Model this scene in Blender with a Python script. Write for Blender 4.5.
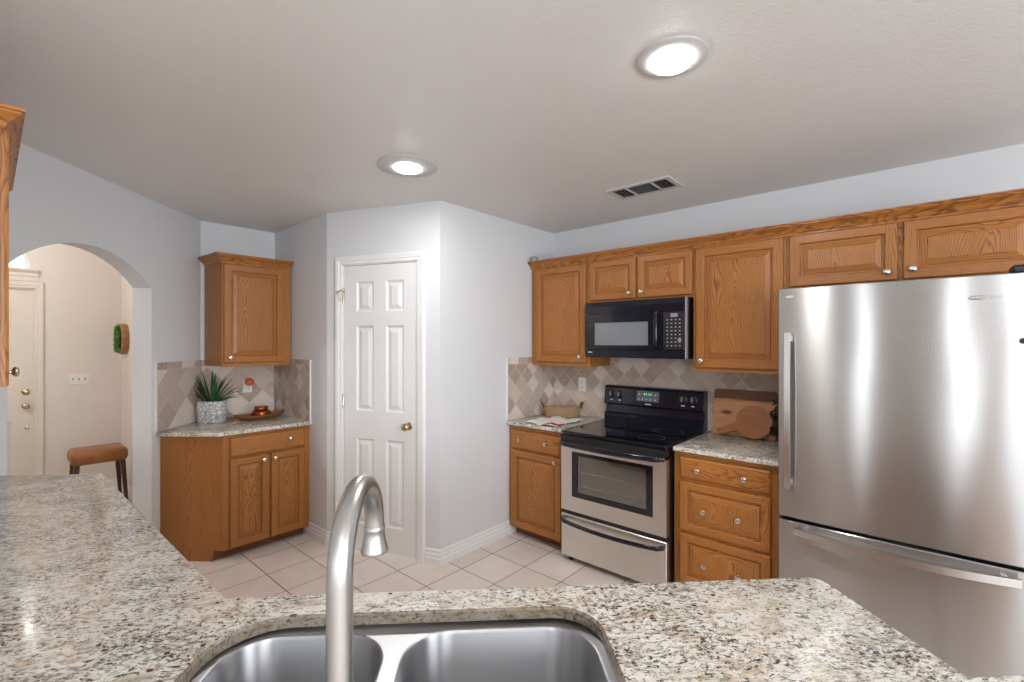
import bpy, bmesh, math, random
from mathutils import Vector, Matrix
random.seed(7)
SC = bpy.context.scene
for o in list(bpy.data.objects):
    bpy.data.objects.remove(o, do_unlink=True)

# ------------------------------------------------------------------ camera, world, lights, exposure
cam_d = bpy.data.cameras.new('camera')
cam_d.sensor_fit = 'HORIZONTAL'; cam_d.sensor_width = 36.0
cam_d.lens = 464.44 / 1024 * 36.0
cam_d.shift_y = 1.46 / 1024
cam_d.clip_start = 0.05
cam = bpy.data.objects.new('camera', cam_d); SC.collection.objects.link(cam)
cam.location = (0, 0, 1.54)
cam.rotation_euler = (math.radians(90), 0, math.radians(90 - 48.4965))
SC.camera = cam

world = bpy.data.worlds.new('world'); SC.world = world; world.use_nodes = True
_bg = world.node_tree.nodes['Background']
_bg.inputs[0].default_value = (0.90, 0.95, 1.0, 1); _bg.inputs[1].default_value = 3.0

def area(name, loc, size, power, look, color=(1, 1, 1), spread=180):
    d = bpy.data.lights.new(name, 'AREA'); d.shape = 'RECTANGLE'; d.size, d.size_y = size
    d.energy = power; d.color = color; d.spread = math.radians(spread)
    o = bpy.data.objects.new(name, d); SC.collection.objects.link(o)
    o.location = loc; o.rotation_euler = Vector(look).to_track_quat('-Z', 'Y').to_euler()
    return o
# daylight through wall_behind windows; the wall_right pair and its openings are added for fill
DAY = (0.93, 0.97, 1.0)
area('added_fill_right', (3.34, -1.75, 1.45), (1.9, 1.5), 104, (-1, 0, 0), DAY)
area('added_fill_right', (3.34, 0.75, 1.45), (1.5, 1.5), 74, (-1, 0, 0), DAY)
area('daylight_behind', (-0.86, -3.74, 1.18), (0.15, 2.2), 9, (0, 1, 0), DAY)
area('daylight_behind', (0.64, -3.74, 1.18), (0.19, 2.2), 11, (0, 1, 0), DAY)
area('daylight_behind', (1.98, -3.74, 1.50), (1.50, 1.4), 24, (0, 1, 0), (0.74, 0.86, 1.0))

vs = SC.view_settings
SC.display_settings.display_device = 'sRGB'
vs.view_transform = 'Standard'; vs.look = 'None'; vs.gamma = 1.0; vs.use_curve_mapping = False
vs.exposure = 0.0

# ------------------------------------------------------------------ node helper
class NT:
    def __init__(self, name):
        self.m = bpy.data.materials.new(name); self.m.use_nodes = True
        self.t = self.m.node_tree; self.t.nodes.clear()
        self.out = self.t.nodes.new('ShaderNodeOutputMaterial')
        self.p = self.t.nodes.new('ShaderNodeBsdfPrincipled')
        self.t.links.new(self.p.outputs[0], self.out.inputs[0])
    def node(self, kind, **kw):
        n = self.t.nodes.new(kind)
        for k, v in kw.items(): setattr(n, k, v)
        return n
    def put(self, sock, v):
        if isinstance(v, S): self.t.links.new(v.s, sock)
        elif isinstance(v, bpy.types.NodeSocket): self.t.links.new(v, sock)
        elif isinstance(v, (tuple, list)) and len(v) == 3 and sock.type == 'RGBA': sock.default_value = (*v, 1)
        else: sock.default_value = v
    def math(self, op, a, b=None, c=None):
        n = self.node('ShaderNodeMath', operation=op)
        self.put(n.inputs[0], a)
        if b is not None: self.put(n.inputs[1], b)
        if c is not None: self.put(n.inputs[2], c)
        return S(self, n.outputs[0])
    def obj(self):
        n = self.node('ShaderNodeTexCoord'); return n.outputs['Object']
    def xyz(self, v=None):
        n = self.node('ShaderNodeSeparateXYZ'); self.put(n.inputs[0], v if v is not None else self.obj())
        return [S(self, n.outputs[i]) for i in range(3)]
    def vec(self, x, y, z):
        n = self.node('ShaderNodeCombineXYZ')
        for i, v in enumerate((x, y, z)): self.put(n.inputs[i], v)
        return n.outputs[0]
    def noise(self, v, scale, detail=2.0, rough=0.5, dist=0.0):
        n = self.node('ShaderNodeTexNoise'); self.put(n.inputs['Vector'], v)
        n.inputs['Scale'].default_value = scale; n.inputs['Detail'].default_value = detail
        n.inputs['Roughness'].default_value = rough; n.inputs['Distortion'].default_value = dist
        return S(self, n.outputs['Fac'])
    def white(self, v):
        n = self.node('ShaderNodeTexWhiteNoise', noise_dimensions='3D'); self.put(n.inputs['Vector'], v)
        return S(self, n.outputs['Value'])
    def voro(self, v, scale, feature='F1', rnd=1.0):
        n = self.node('ShaderNodeTexVoronoi', feature=feature); self.put(n.inputs['Vector'], v)
        n.inputs['Scale'].default_value = scale; n.inputs['Randomness'].default_value = rnd
        return n
    def ramp(self, f, stops, interp='LINEAR'):
        n = self.node('ShaderNodeValToRGB'); n.color_ramp.interpolation = interp
        e = n.color_ramp.elements
        while len(e) < len(stops): e.new(0.5)
        for i, (p, c) in enumerate(stops):
            e[i].position = p; e[i].color = (*c, 1) if len(c) == 3 else c
        self.put(n.inputs[0], f); return n.outputs[0]
    def step(self, f, lo, hi, a=0.0, b=1.0):
        n = self.node('ShaderNodeMapRange', interpolation_type='SMOOTHSTEP'); self.put(n.inputs[0], f)
        n.inputs[1].default_value = lo; n.inputs[2].default_value = hi
        n.inputs[3].default_value = a; n.inputs[4].default_value = b
        return S(self, n.outputs[0])
    def mix(self, f, a, b):
        n = self.node('ShaderNodeMix', data_type='RGBA'); self.put(n.inputs[0], f)
        self.put(n.inputs[6], a); self.put(n.inputs[7], b); return n.outputs[2]
    def bump(self, h, strength=0.3, dist=0.01):
        n = self.node('ShaderNodeBump'); n.inputs['Strength'].default_value = strength
        n.inputs['Distance'].default_value = dist; self.put(n.inputs['Height'], h)
        self.t.links.new(n.outputs[0], self.p.inputs['Normal'])
    def rand(self):
        return S(self, self.node('ShaderNodeObjectInfo').outputs['Random'])
    def set(self, **kw):
        for k, v in kw.items(): self.put(self.p.inputs[k.replace('_', ' ')], v)
        return self.m
class S:
    def __init__(self, nt, s): self.nt, self.s = nt, s
    def __add__(a, b): return a.nt.math('ADD', a, b)
    __radd__ = __add__
    def __sub__(a, b): return a.nt.math('SUBTRACT', a, b)
    def __rsub__(a, b): return a.nt.math('SUBTRACT', b, a)
    def __mul__(a, b): return a.nt.math('MULTIPLY', a, b)
    __rmul__ = __mul__
    def __truediv__(a, b): return a.nt.math('DIVIDE', a, b)
    def fract(a): return a.nt.math('FRACT', a)
    def floor(a): return a.nt.math('FLOOR', a)
    def abs(a): return a.nt.math('ABSOLUTE', a)
    def sqrt(a): return a.nt.math('SQRT', a)
    def sin(a): return a.nt.math('SINE', a)
    def pow(a, b): return a.nt.math('POWER', a, b)
    def max(a, b): return a.nt.math('MAXIMUM', a, b)
    def min(a, b): return a.nt.math('MINIMUM', a, b)

def plain(name, col, rough=0.5, metal=0.0, var=0.04, vscale=6.0, bump=None, **kw):
    n = NT(name); v = n.obj(); f = n.noise(v, vscale, 3)
    c = n.mix(f, tuple(x * (1 - var) for x in col), tuple(min(1, x * (1 + var)) for x in col))
    if bump: n.bump(n.noise(v, bump[0], 3), bump[1], bump[2])
    return n.set(Base_Color=c, Roughness=rough, Metallic=metal, **kw)

M = {}
M['wall'] = plain('wall_paint', (0.69, 0.705, 0.73), 0.62, var=0.015, bump=(90, 0.12, 0.004))
M['ceiling'] = plain('ceiling_paint', (0.74, 0.725, 0.715), 0.42, var=0.02, bump=(75, 0.35, 0.006))
M['tan'] = plain('tan_breakfast_paint', (0.40, 0.37, 0.345), 0.65, var=0.015, bump=(90, 0.12, 0.004))
M['hall'] = plain('hall_paint', (0.74, 0.69, 0.65), 0.62, var=0.015, bump=(90, 0.12, 0.004))
M['trim'] = plain('white_trim_paint', (0.80, 0.805, 0.81), 0.35, var=0.01)
M['door'] = plain('white_door_paint', (0.76, 0.77, 0.78), 0.38, var=0.01)
M['halldoor'] = plain('beige_door_paint', (0.72, 0.67, 0.60), 0.4, var=0.01)
M['caulk'] = plain('white_caulk', (0.78, 0.76, 0.73), 0.6)

def oak(name, horiz, light=(0.43, 0.165, 0.033), dark=(0.105, 0.030, 0.007)):
    n = NT(name); x, y, z = n.xyz(); r = n.rand()
    u = x + y
    a, g = (z, u) if horiz else (u, z)
    off = r * 37.0
    w = n.noise(n.vec(a * 3.0 + off, g * 1.1, off), 1.6, 2)
    w2 = n.noise(n.vec(a * 8.0, g * 2.2 + off, off), 2.0, 2)
    aa = a + (w - 0.5) * 0.16 + (r - 0.5) * 0.10
    d = g * 0.085 + (w2 - 0.5) * 0.045 + 0.02
    rad = (aa * aa + d * d + 0.00016).sqrt()
    ph = rad * 118.0 + (w2 - 0.5) * 1.5
    f = ph.fract()
    ring = n.step(f, 0.35, 0.92) * n.step(f, 0.93, 1.0, 1.0, 0.0)
    pore = n.step(n.noise(n.vec(a * 330.0 + off, g * 9.0, off), 1.0, 2, 0.6), 0.50, 0.72)
    broad = n.noise(n.vec(a * 5.0 + off, g * 0.8, 0.0), 1.2, 2)
    fac = (ring * 0.54 + pore * (ring * 0.40 + 0.26) + (broad - 0.5) * 0.45)
    c = n.mix(fac.min(1.0).max(0.0), light, dark)
    n.bump(1.0 - fac, 0.10, 0.0012)
    return n.set(Base_Color=c, Roughness=n.noise(n.vec(a * 20.0, g * 3.0, 0.0), 2.0, 2) * 0.12 + 0.36, Coat_Weight=0.08, Coat_Roughness=0.18)
M['oak_v'] = oak('oak_vertical_grain', False)
M['oak_h'] = oak('oak_horizontal_grain', True)
OAK = [M['oak_v'], M['oak_h']]

def granite(name='granite', edge=False):
    n = NT(name); x, y, z = n.xyz()
    # flecks drawn out along the 45 degree bedding of the slab
    s = (x + y) * 0.7071; p = (y - x) * 0.7071
    wob = n.noise(n.vec(x, y, z), 5.0, 2)
    s1 = s + (wob - 0.5) * 0.07; p1 = p + (wob - 0.5) * 0.08
    v = n.vec(s1 * 0.62, p1, z)
    base = n.ramp(n.noise(v, 24, 4, 0.65), [(0.30, (0.42, 0.37, 0.295)), (0.44, (0.60, 0.56, 0.475)), (0.56, (0.72, 0.70, 0.645)), (0.75, (0.63, 0.635, 0.62))])
    big = n.noise(v, 7.0, 3, 0.6)
    grey = n.step(n.noise(n.vec(s1 * 0.55 + 3.1, p1, z), 104, 4, 0.75) + (big - 0.5) * 0.26, 0.50, 0.575)
    c = n.mix(grey * 0.80, base, (0.215, 0.19, 0.16))
    tan = n.step(n.noise(n.vec(s1 * 0.7 + 9.0, p1, z), 52, 3, 0.65), 0.585, 0.65)
    c = n.mix(tan * 0.50, c, (0.44, 0.27, 0.145))
    blk = n.step(n.noise(n.vec(s1 * 0.60 + 5.7, p1, z), 135, 3, 0.66) + (big - 0.5) * 0.26, 0.575, 0.615)
    c = n.mix(blk * 0.92, c, (0.04, 0.036, 0.034))
    vo = n.voro(n.vec(s1 * 0.7, p1, z), 52)
    cell = n.white(vo.outputs['Position'])
    red = n.step(S(n, vo.outputs['Distance']), 0.20, 0.30, 1.0, 0.0) * n.step(cell, 0.90, 0.91)
    c = n.mix(red, c, (0.11, 0.028, 0.02))
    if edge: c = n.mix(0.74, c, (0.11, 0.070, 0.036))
    n.bump(n.noise(v, 4.0, 1), 0.02, 0.002)
    return n.set(Base_Color=c, Roughness=0.13, Specular_IOR_Level=0.5)
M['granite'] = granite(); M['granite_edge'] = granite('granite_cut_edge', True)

def floor_tile():
    n = NT('beige_floor_tile'); x, y, z = n.xyz(); T = 0.3035
    u = (x + 2.35) / T + 40.0; v = (y - 2.14) / T + 40.0
    cell = n.white(n.vec(u.floor(), v.floor(), 0.0))
    eu = (u.fract() - 0.5).abs(); ev = (v.fract() - 0.5).abs()
    g = n.step(eu.max(ev), 0.487, 0.492)
    mott = n.noise(n.vec(x + cell * 9.0, y, z), 7.0, 4, 0.6)
    c = n.ramp(mott * 0.75 + cell * 0.25, [(0.25, (0.64, 0.555, 0.50)), (0.55, (0.72, 0.64, 0.58)), (0.8, (0.77, 0.70, 0.645))])
    c = n.mix(g, c, (0.20, 0.145, 0.115))
    n.bump(1.0 - g, 0.5, 0.003)
    return n.set(Base_Color=c, Roughness=mott * 0.15 + 0.33)
M['floor'] = floor_tile()

def travertine(name, cx, cy, T, u0, z0, ztop):
    n = NT(name); x, y, z = n.xyz()
    u = x * cx + y * cy - u0; w = z - z0
    p = (u + w) / (T * 1.4142) + 50.0; q = (u - w) / (T * 1.4142) + 50.0
    p, q = (u + w) * (0.7071 / T) + 50.0, (u - w) * (0.7071 / T) + 50.0
    bu = u / (T * 1.05) + 50.0
    inb = n.step(z, ztop - 0.052, ztop - 0.051)
    e1 = (p.fract() - 0.5).abs().max((q.fract() - 0.5).abs())
    e2 = (bu.fract() - 0.5).abs()
    c1 = n.white(n.vec(p.floor(), q.floor(), 1.0)); c2 = n.white(n.vec(bu.floor(), 3.0, 7.0))
    cell = c1 * (1.0 - inb) + c2 * inb
    edge = e1 * (1.0 - inb) + e2 * inb
    seam = n.step((z - (ztop - 0.0515)).abs(), 0.0012, 0.0025, 1.0, 0.0)
    g = n.step(edge, 0.5 - 0.0035 / T, 0.5 - 0.0015 / T).max(seam)
    vein = n.noise(n.vec(x + cell * 5.0, y + cell * 3.0, z * 1.6), 24, 5, 0.65)
    tone = n.ramp(cell, [(0.0, (0.37, 0.27, 0.215)), (0.35, (0.445, 0.345, 0.285)), (0.65, (0.53, 0.43, 0.365)), (0.85, (0.63, 0.545, 0.48)), (1.0, (0.75, 0.69, 0.63))])
    c = n.mix(n.step(vein, 0.35, 0.7) * 0.35, tone, (0.60, 0.51, 0.43))
    c = n.mix(n.step(vein, 0.62, 0.8) * 0.4, c, (0.25, 0.185, 0.13))
    c = n.mix(g, c, (0.60, 0.53, 0.46))
    n.bump((1.0 - g) + vein * 0.25, 0.5, 0.003)
    return n.set(Base_Color=c, Roughness=0.5)
M['trav_range'] = travertine('travertine_range_wall', 1, 0, 0.103, -2.30, 0.92, 1.47)
M['trav_side'] = travertine('travertine_pantry_side', 0, 1, 0.108, 2.78, 0.96, 1.416)
M['trav_nook'] = travertine('travertine_nook', 0, 1, 0.150, 1.50, 1.02, 1.397)
M['trav_arch'] = travertine('travertine_arch_side', 0.7071, -0.7071, 0.150, -3.80, 1.02, 1.397)
M['trav_return'] = travertine('travertine_nook_return', 1, 0, 0.110, -4.15, 0.98, 1.41)

def steel(name, col, rough, aniso, rot=0.25, wave=0.0, brush=0.0):
    n = NT(name); v = n.obj(); x, y, z = n.xyz(v)
    f = n.noise(n.vec(x * 3.0, y * 3.0, z * 260.0), 1.0, 2)
    c = n.mix(f, tuple(k * 0.95 for k in col), col)
    t = n.node('ShaderNodeTangent', direction_type='RADIAL', axis='Z')
    if wave:
        n.bump(n.noise(n.vec(x * 2.3, y * 0.4, z * 0.9), 1.0, 1), 1.0, wave)
    return n.set(Base_Color=c, Metallic=1.0, Roughness=f * 0.05 + rough, Anisotropic=aniso, Anisotropic_Rotation=rot, Tangent=t.outputs[0])
M['steel'] = steel('stainless_brushed', (0.55, 0.55, 0.55), 0.215, 1.0, 0.25, 0.006)
M['steel_range'] = steel('stainless_range_front', (0.72, 0.69, 0.66), 0.34, 0.5, 0.25, 0.003)
M['steel_bar'] = steel('stainless_handle', (0.74, 0.74, 0.73), 0.26, 0.2)
M['sink'] = steel('stainless_sink', (0.42, 0.425, 0.44), 0.35, 0.75, 0.25)
M['nickel'] = plain('brushed_nickel', (0.50, 0.50, 0.495), 0.34, 1.0, 0.03, 30)
M['knob'] = plain('satin_nickel_knob', (0.66, 0.62, 0.56), 0.24, 1.0, 0.03, 30)
M['brass'] = plain('aged_brass', (0.55, 0.44, 0.27), 0.25, 1.0, 0.05, 30)
M['black'] = plain('black_enamel', (0.010, 0.011, 0.019), 0.08, 0.0, 0.2, 12, Specular_IOR_Level=0.42)  # slight blue tint stands for the window reflected in the enamel
M['blackglass'] = plain('black_ceramic_glass', (0.007, 0.008, 0.013), 0.04, 0.0, 0.2, 12, Specular_IOR_Level=0.6)
M['blackmatte'] = plain('black_plastic', (0.015, 0.015, 0.017), 0.35, 0.0, 0.2, 30)
M['greyglass'] = plain('grey_mesh_window', (0.20, 0.215, 0.225), 0.12, 0.0, 0.05, 60)
M['cavity'] = plain('oven_cavity', (0.27, 0.25, 0.23), 0.5, 0.0, 0.1, 8)
M['grey'] = plain('grey_panel', (0.10, 0.11, 0.13), 0.3)
M['greymid'] = plain('grey_cap', (0.30, 0.31, 0.33), 0.45)
M['mark'] = plain('light_print', (0.48, 0.49, 0.52), 0.5)
M['register'] = plain('register_paint', (0.56, 0.55, 0.545), 0.45, var=0.01)
M['white'] = plain('white_plastic', (0.80, 0.80, 0.79), 0.35, var=0.01)
M['darkgap'] = plain('dark_recess_liner', (0.03, 0.028, 0.026), 0.7)
M['ventdark'] = plain('vent_duct', (0.035, 0.033, 0.032), 0.8)
def emis(name, col, st):
    n = NT(name); return n.set(Base_Color=col, Emission_Color=col, Emission_Strength=st, Roughness=0.4)
M['lens_soft'] = emis('lit_hall_lens', (1.0, 0.93, 0.85), 2.5)
M['lens'] = emis('lit_lamp_lens', (1.0, 0.99, 0.975), 24.0)
M['led'] = emis('green_clock_digits', (0.25, 0.9, 0.35), 0.45)
def glass(name, tint=(0.9, 0.93, 0.92), k=0.12):
    n = NT(name)
    tr = n.node('ShaderNodeBsdfTransparent'); tr.inputs[0].default_value = (*tint, 1)
    gl = n.node('ShaderNodeBsdfGlossy'); gl.inputs['Roughness'].default_value = 0.03
    mx = n.node('ShaderNodeMixShader'); mx.inputs[0].default_value = k
    n.t.links.new(tr.outputs[0], mx.inputs[1]); n.t.links.new(gl.outputs[0], mx.inputs[2])
    n.t.links.new(mx.outputs[0], n.out.inputs[0]); return n.m
M['glass'] = glass('window_glass', k=0.06)
M['ovenglass'] = glass('oven_window_glass', (0.80, 0.80, 0.79), 0.14)

def wood(name, a, b, scale=(6, 60, 6), rough=0.45):
    n = NT(name); x, y, z = n.xyz()
    f = n.noise(n.vec(x * scale[0], y * scale[1], z * scale[2]), 1.0, 4, 0.6, 0.4)
    return n.set(Base_Color=n.ramp(f, [(0.3, a), (0.7, b)]), Roughness=rough)
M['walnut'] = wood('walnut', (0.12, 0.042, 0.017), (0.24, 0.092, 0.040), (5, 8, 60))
M['paddle'] = wood('paddle_wood', (0.21, 0.066, 0.014), (0.34, 0.115, 0.026), (8, 8, 55))
M['traywood'] = wood('tray_wood', (0.16, 0.065, 0.025), (0.30, 0.14, 0.06), (40, 6, 40))
M['darkleg'] = wood('dark_stained_wood', (0.035, 0.010, 0.007), (0.075, 0.022, 0.014), (40, 40, 5), 0.3)
M['planterwood'] = wood('planter_wood', (0.20, 0.095, 0.035), (0.46, 0.25, 0.11), (30, 30, 8))
def maple_knot():
    n = NT('maple_with_knot'); x, y, z = n.xyz()
    dx = (x + 0.105) / 0.040; dz = (z - 0.030) / 0.017
    d = (dx * dx + dz * dz).sqrt() + (n.noise(n.vec(x, y, z), 30, 3) - 0.5) * 0.7
    g = n.noise(n.vec(x * 7.0, y, z * 60.0 + d * 0.6), 1.0, 3)
    c = n.ramp(g, [(0.3, (0.37, 0.165, 0.07)), (0.7, (0.52, 0.26, 0.12))])
    c = n.mix(n.step(d, 0.5, 1.2, 1.0, 0.0), c, (0.11, 0.032, 0.016))
    return n.set(Base_Color=c, Roughness=0.45)
M['maple'] = maple_knot()
def leather():
    n = NT('tan_leather'); v = n.obj()
    f = n.noise(v, 9, 4, 0.6)
    n.bump(n.noise(v, 160, 3), 0.2, 0.003)
    return n.set(Base_Color=n.ramp(f, [(0.3, (0.20, 0.072, 0.018)), (0.75, (0.33, 0.135, 0.036))]), Roughness=0.4)
M['leather'] = leather()
def wicker(name, a, b):
    n = NT(name); x, y, z = n.xyz()
    t = ((x + y) * 130.0).sin() * ((z * 300.0).sin())
    f = n.noise(n.obj(), 45, 3)
    c = n.mix(n.step(t, -0.6, 0.7) * 0.7 + f * 0.3, a, b)
    n.bump(t, 0.6, 0.003)
    return n.set(Base_Color=c, Roughness=0.7)
M['wicker'] = wicker('wicker', (0.24, 0.135, 0.065), (0.52, 0.345, 0.20))
M['wickerdark'] = plain('twisted_rope', (0.13, 0.055, 0.035), 0.7, var=0.3, vscale=80)
def towel():
    n = NT('printed_towel_cloth'); x, y, z = n.xyz()
    # woven-in red stripe block near the front corner, loose print towards the back
    s = (x + y) * 0.7071; p = (y - x) * 0.7071
    blob = n.noise(n.vec(x, y, z), 16, 3)
    dx = (s + 0.030) / 0.100; dp = (p + 0.145) / 0.050
    r = (dx * dx + dp * dp).sqrt() + (blob - 0.5) * 1.6
    c = n.mix(n.step(r, 0.75, 1.0, 1.0, 0.0), (0.76, 0.75, 0.72), (0.42, 0.055, 0.022))
    gr = n.step(n.noise(n.vec(x + 3.0, y, z), 34, 3), 0.60, 0.70)
    c = n.mix(gr * 0.4 * n.step(p, -0.02, 0.03), c, (0.42, 0.50, 0.42))
    n.bump(n.noise(n.obj(), 300, 2), 0.2, 0.002)
    return n.set(Base_Color=c, Roughness=0.85)
M['towel'] = towel()
def leaf(name, a, b, ax=6):
    n = NT(name); f = n.noise(n.obj(), ax, 3)
    return n.set(Base_Color=n.ramp(f, [(0.3, a), (0.7, b)]), Roughness=0.38)
M['agave'] = leaf('agave_leaf', (0.010, 0.042, 0.016), (0.040, 0.135, 0.042), 16)
M['succulent'] = leaf('succulent_leaf', (0.02, 0.10, 0.012), (0.12, 0.34, 0.05), 30)
M['greenery'] = leaf('sprig_leaf', (0.006, 0.028, 0.010), (0.03, 0.105, 0.03), 20)
def whitewash():
    n = NT('whitewashed_carved_pot'); x, y, z = n.xyz()
    v = n.voro(n.vec(x, y, z * 1.3), 30, 'DISTANCE_TO_EDGE')
    d = S(n, v.outputs['Distance'])
    c = n.mix(n.step(d, 0.02, 0.14), (0.36, 0.355, 0.35), (0.68, 0.675, 0.66))
    n.bump(n.step(d, 0.0, 0.16), 0.7, 0.006)
    return n.set(Base_Color=c, Roughness=0.65)
M['pot'] = whitewash()
M['soil'] = plain('potting_soil', (0.03, 0.02, 0.013), 0.9)
M['copper'] = plain('red_copper', (0.42, 0.10, 0.04), 0.18, 0.85, 0.15, 40, bump=(70, 0.4, 0.004))
M['redplastic'] = plain('translucent_red_plastic', (0.75, 0.13, 0.06), 0.2)
M['dirtgrey'] = plain('dark_rubber', (0.02, 0.02, 0.02), 0.6)

# ------------------------------------------------------------------ mesh helpers
class Fr:
    """local frame: u along a face, w out of it, z up"""
    def __init__(s, o, eu, en): s.o, s.eu, s.en = o, eu, en
    def pt(s, u, w, z): return (s.o[0] + s.eu[0] * u + s.en[0] * w, s.o[1] + s.eu[1] * u + s.en[1] * w, z)
K = math.sqrt(0.5)
A_ = (-4.36, 1.14); B_ = (-4.36, 1.711); C_ = (-3.394, 1.711); D_ = (-2.499, 2.074)
_l = math.hypot(D_[0] - C_[0], D_[1] - C_[1]); _d = ((D_[0] - C_[0]) / _l, (D_[1] - C_[1]) / _l)
WX, WY, CEIL = -2.499, 3.390, 2.522
FR = Fr((0, 0), (1, 0), (0, -1))          # range wall fronts: w = -y
FN = Fr((0, 0), (0, 1), (1, 0))           # nook fronts:  u = y, w = x
FD = Fr(C_, _d, (_d[1], -_d[0]))          # pantry door wall
FA = Fr(A_, (K, -K), (K, K))              # arch wall
FL = Fr((0, 0), (1, 0), (0, 1))           # faces +y
FP = Fr((0, 0), (K, K), (-K, K))          # sink run: u along, w = distance ahead of camera
FS = Fr((0, 0), (0, -1), (1, 0))          # pantry side wall faces +x

class MB:
    def __init__(s): s.v, s.f, s.m, s.sm = [], [], [], []
    def add(s, verts, faces, m=0, smooth=False):
        b = len(s.v); s.v += [tuple(map(float, p)) for p in verts]
        for f in faces:
            s.f.append([b + i for i in f]); s.m.append(m); s.sm.append(smooth)
        return s
    def bm(s, bm, m=0, smooth=False):
        bm.verts.index_update()
        s.add([v.co[:] for v in bm.verts], [[v.index for v in f.verts] for f in bm.faces], m, smooth); bm.free(); return s
    def box(s, x0, x1, y0, y1, z0, z1, m=0, bev=0.0, fr=None, seg=1):
        bm = bmesh.new(); bmesh.ops.create_cube(bm, size=1)
        for v in bm.verts:
            v.co = ((x0 + x1) / 2 + v.co.x * (x1 - x0), (y0 + y1) / 2 + v.co.y * (y1 - y0), (z0 + z1) / 2 + v.co.z * (z1 - z0))
        if bev: bmesh.ops.bevel(bm, geom=bm.edges[:], offset=bev, segments=seg, affect='EDGES', profile=0.5)
        if fr:
            for v in bm.verts: v.co = fr.pt(v.co.x, v.co.y, v.co.z)
        return s.bm(bm, m)
    def prism(s, poly, z0, z1, m=0, mside=None, top=True, bottom=True):
        n = len(poly); ms = m if mside is None else mside
        vs = [(p[0], p[1], z0) for p in poly] + [(p[0], p[1], z1) for p in poly]
        s.add(vs, [[i, (i + 1) % n, n + (i + 1) % n, n + i] for i in range(n)], ms)
        if top: s.add(vs[n:], [list(range(n))], m)
        if bottom: s.add(vs[:n], [list(range(n))[::-1]], m)
        return s
    def extr(s, prof, u0, u1, fr, m=0, smooth=False):
        """profile [(w,z)] closed, extruded along u"""
        n = len(prof)
        vs = [fr.pt(u0, w, z) for w, z in prof] + [fr.pt(u1, w, z) for w, z in prof]
        s.add(vs, [[i, (i + 1) % n, n + (i + 1) % n, n + i] for i in range(n)], m, smooth)
        s.add(vs, [list(range(n)), list(range(n, 2 * n))], m); return s
    def lathe(s, c, prof, axis=(0, 0, 1), n=24, m=0, scale=(1, 1)):
        ax = Vector(axis).normalized(); t = ax.orthogonal().normalized()
        if abs(ax.z) > 0.99: t = Vector((1, 0, 0))
        elif abs(ax.z) < 0.01: t = Vector((ax.y, -ax.x, 0))
        b = ax.cross(t); c = Vector(c); vs = []
        for r, h in prof:
            for i in range(n):
                a = 2 * math.pi * i / n
                vs.append(c + ax * h + t * (r * math.cos(a) * scale[0]) + b * (r * math.sin(a) * scale[1]))
        fs = [[j * n + i, j * n + (i + 1) % n, (j + 1) * n + (i + 1) % n, (j + 1) * n + i] for j in range(len(prof) - 1) for i in range(n)]
        s.add(vs, fs, m, True)
        for j, (r, h) in ((0, prof[0]), (len(prof) - 1, prof[-1])):
            if r > 1e-5: s.add(vs[j * n:(j + 1) * n], [list(range(n))], m)
        return s
    def tube(s, path, rad, n=12, m=0, flat=(1, 1), up=(0, 0, 1)):
        P = [Vector(p) for p in path]; vs = []
        for i, p in enumerate(P):
            t = (P[min(i + 1, len(P) - 1)] - P[max(i - 1, 0)]).normalized()
            u = Vector(up); a = t.cross(u)
            if a.length < 1e-3: a = t.cross(Vector((1, 0, 0)))
            a.normalize(); b = a.cross(t).normalized()
            r = rad(i / (len(P) - 1)) if callable(rad) else rad
            for k in range(n):
                g = 2 * math.pi * k / n
                vs.append(p + a * (r * flat[0] * math.cos(g)) + b * (r * flat[1] * math.sin(g)))
        fs = [[j * n + i, j * n + (i + 1) % n, (j + 1) * n + (i + 1) % n, (j + 1) * n + i] for j in range(len(P) - 1) for i in range(n)]
        s.add(vs, fs, m, True); s.add(vs[:n], [list(range(n))], m); s.add(vs[-n:], [list(range(n))], m); return s
    def sweep(s, path, prof, f, side=1, m=0, mats=None, caps=True):
        """mitred sweep: path of 2D points, profile [(offset,h)] closed; f(x,y,h)->3D"""
        n = len(prof); vs = []
        for i, p in enumerate(path):
            def nrm(a, b):
                l = math.hypot(b[0] - a[0], b[1] - a[1]); return (-(b[1] - a[1]) / l * side, (b[0] - a[0]) / l * side)
            if i == 0: d = nrm(path[0], path[1])
            elif i == len(path) - 1: d = nrm(path[-2], path[-1])
            else:
                a, b = nrm(path[i - 1], p), nrm(p, path[i + 1])
                k = 1 + a[0] * b[0] + a[1] * b[1]; d = ((a[0] + b[0]) / k, (a[1] + b[1]) / k)
            for o, h in prof: vs.append(f(p[0] + d[0] * o, p[1] + d[1] * o, h))
        for j in range(len(path) - 1):
            s.add(vs, [[j * n + i, j * n + (i + 1) % n, (j + 1) * n + (i + 1) % n, (j + 1) * n + i] for i in range(n)], mats[j] if mats else m)
        if caps: s.add(vs[:n], [list(range(n))], m); s.add(vs[-n:], [list(range(n))], m)
        return s
    def rects(s, fr, u0, u1, z0, z1, loops, mv=0, mh=1, mc=0):
        """nested rectangles: loops [(inset,w)], mitred; filled centre"""
        R = []
        for ins, w in loops:
            R.append([fr.pt(u0 + ins, w, z0 + ins), fr.pt(u1 - ins, w, z0 + ins), fr.pt(u1 - ins, w, z1 - ins), fr.pt(u0 + ins, w, z1 - ins)])
        for a, b in zip(R[:-1], R[1:]):
            for i in range(4):
                j = (i + 1) % 4
                s.add([a[i], a[j], b[j], b[i]], [[0, 1, 2, 3]], mh if i in (0, 2) else mv)
        s.add(R[-1], [[0, 1, 2, 3]], mc); return s

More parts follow.
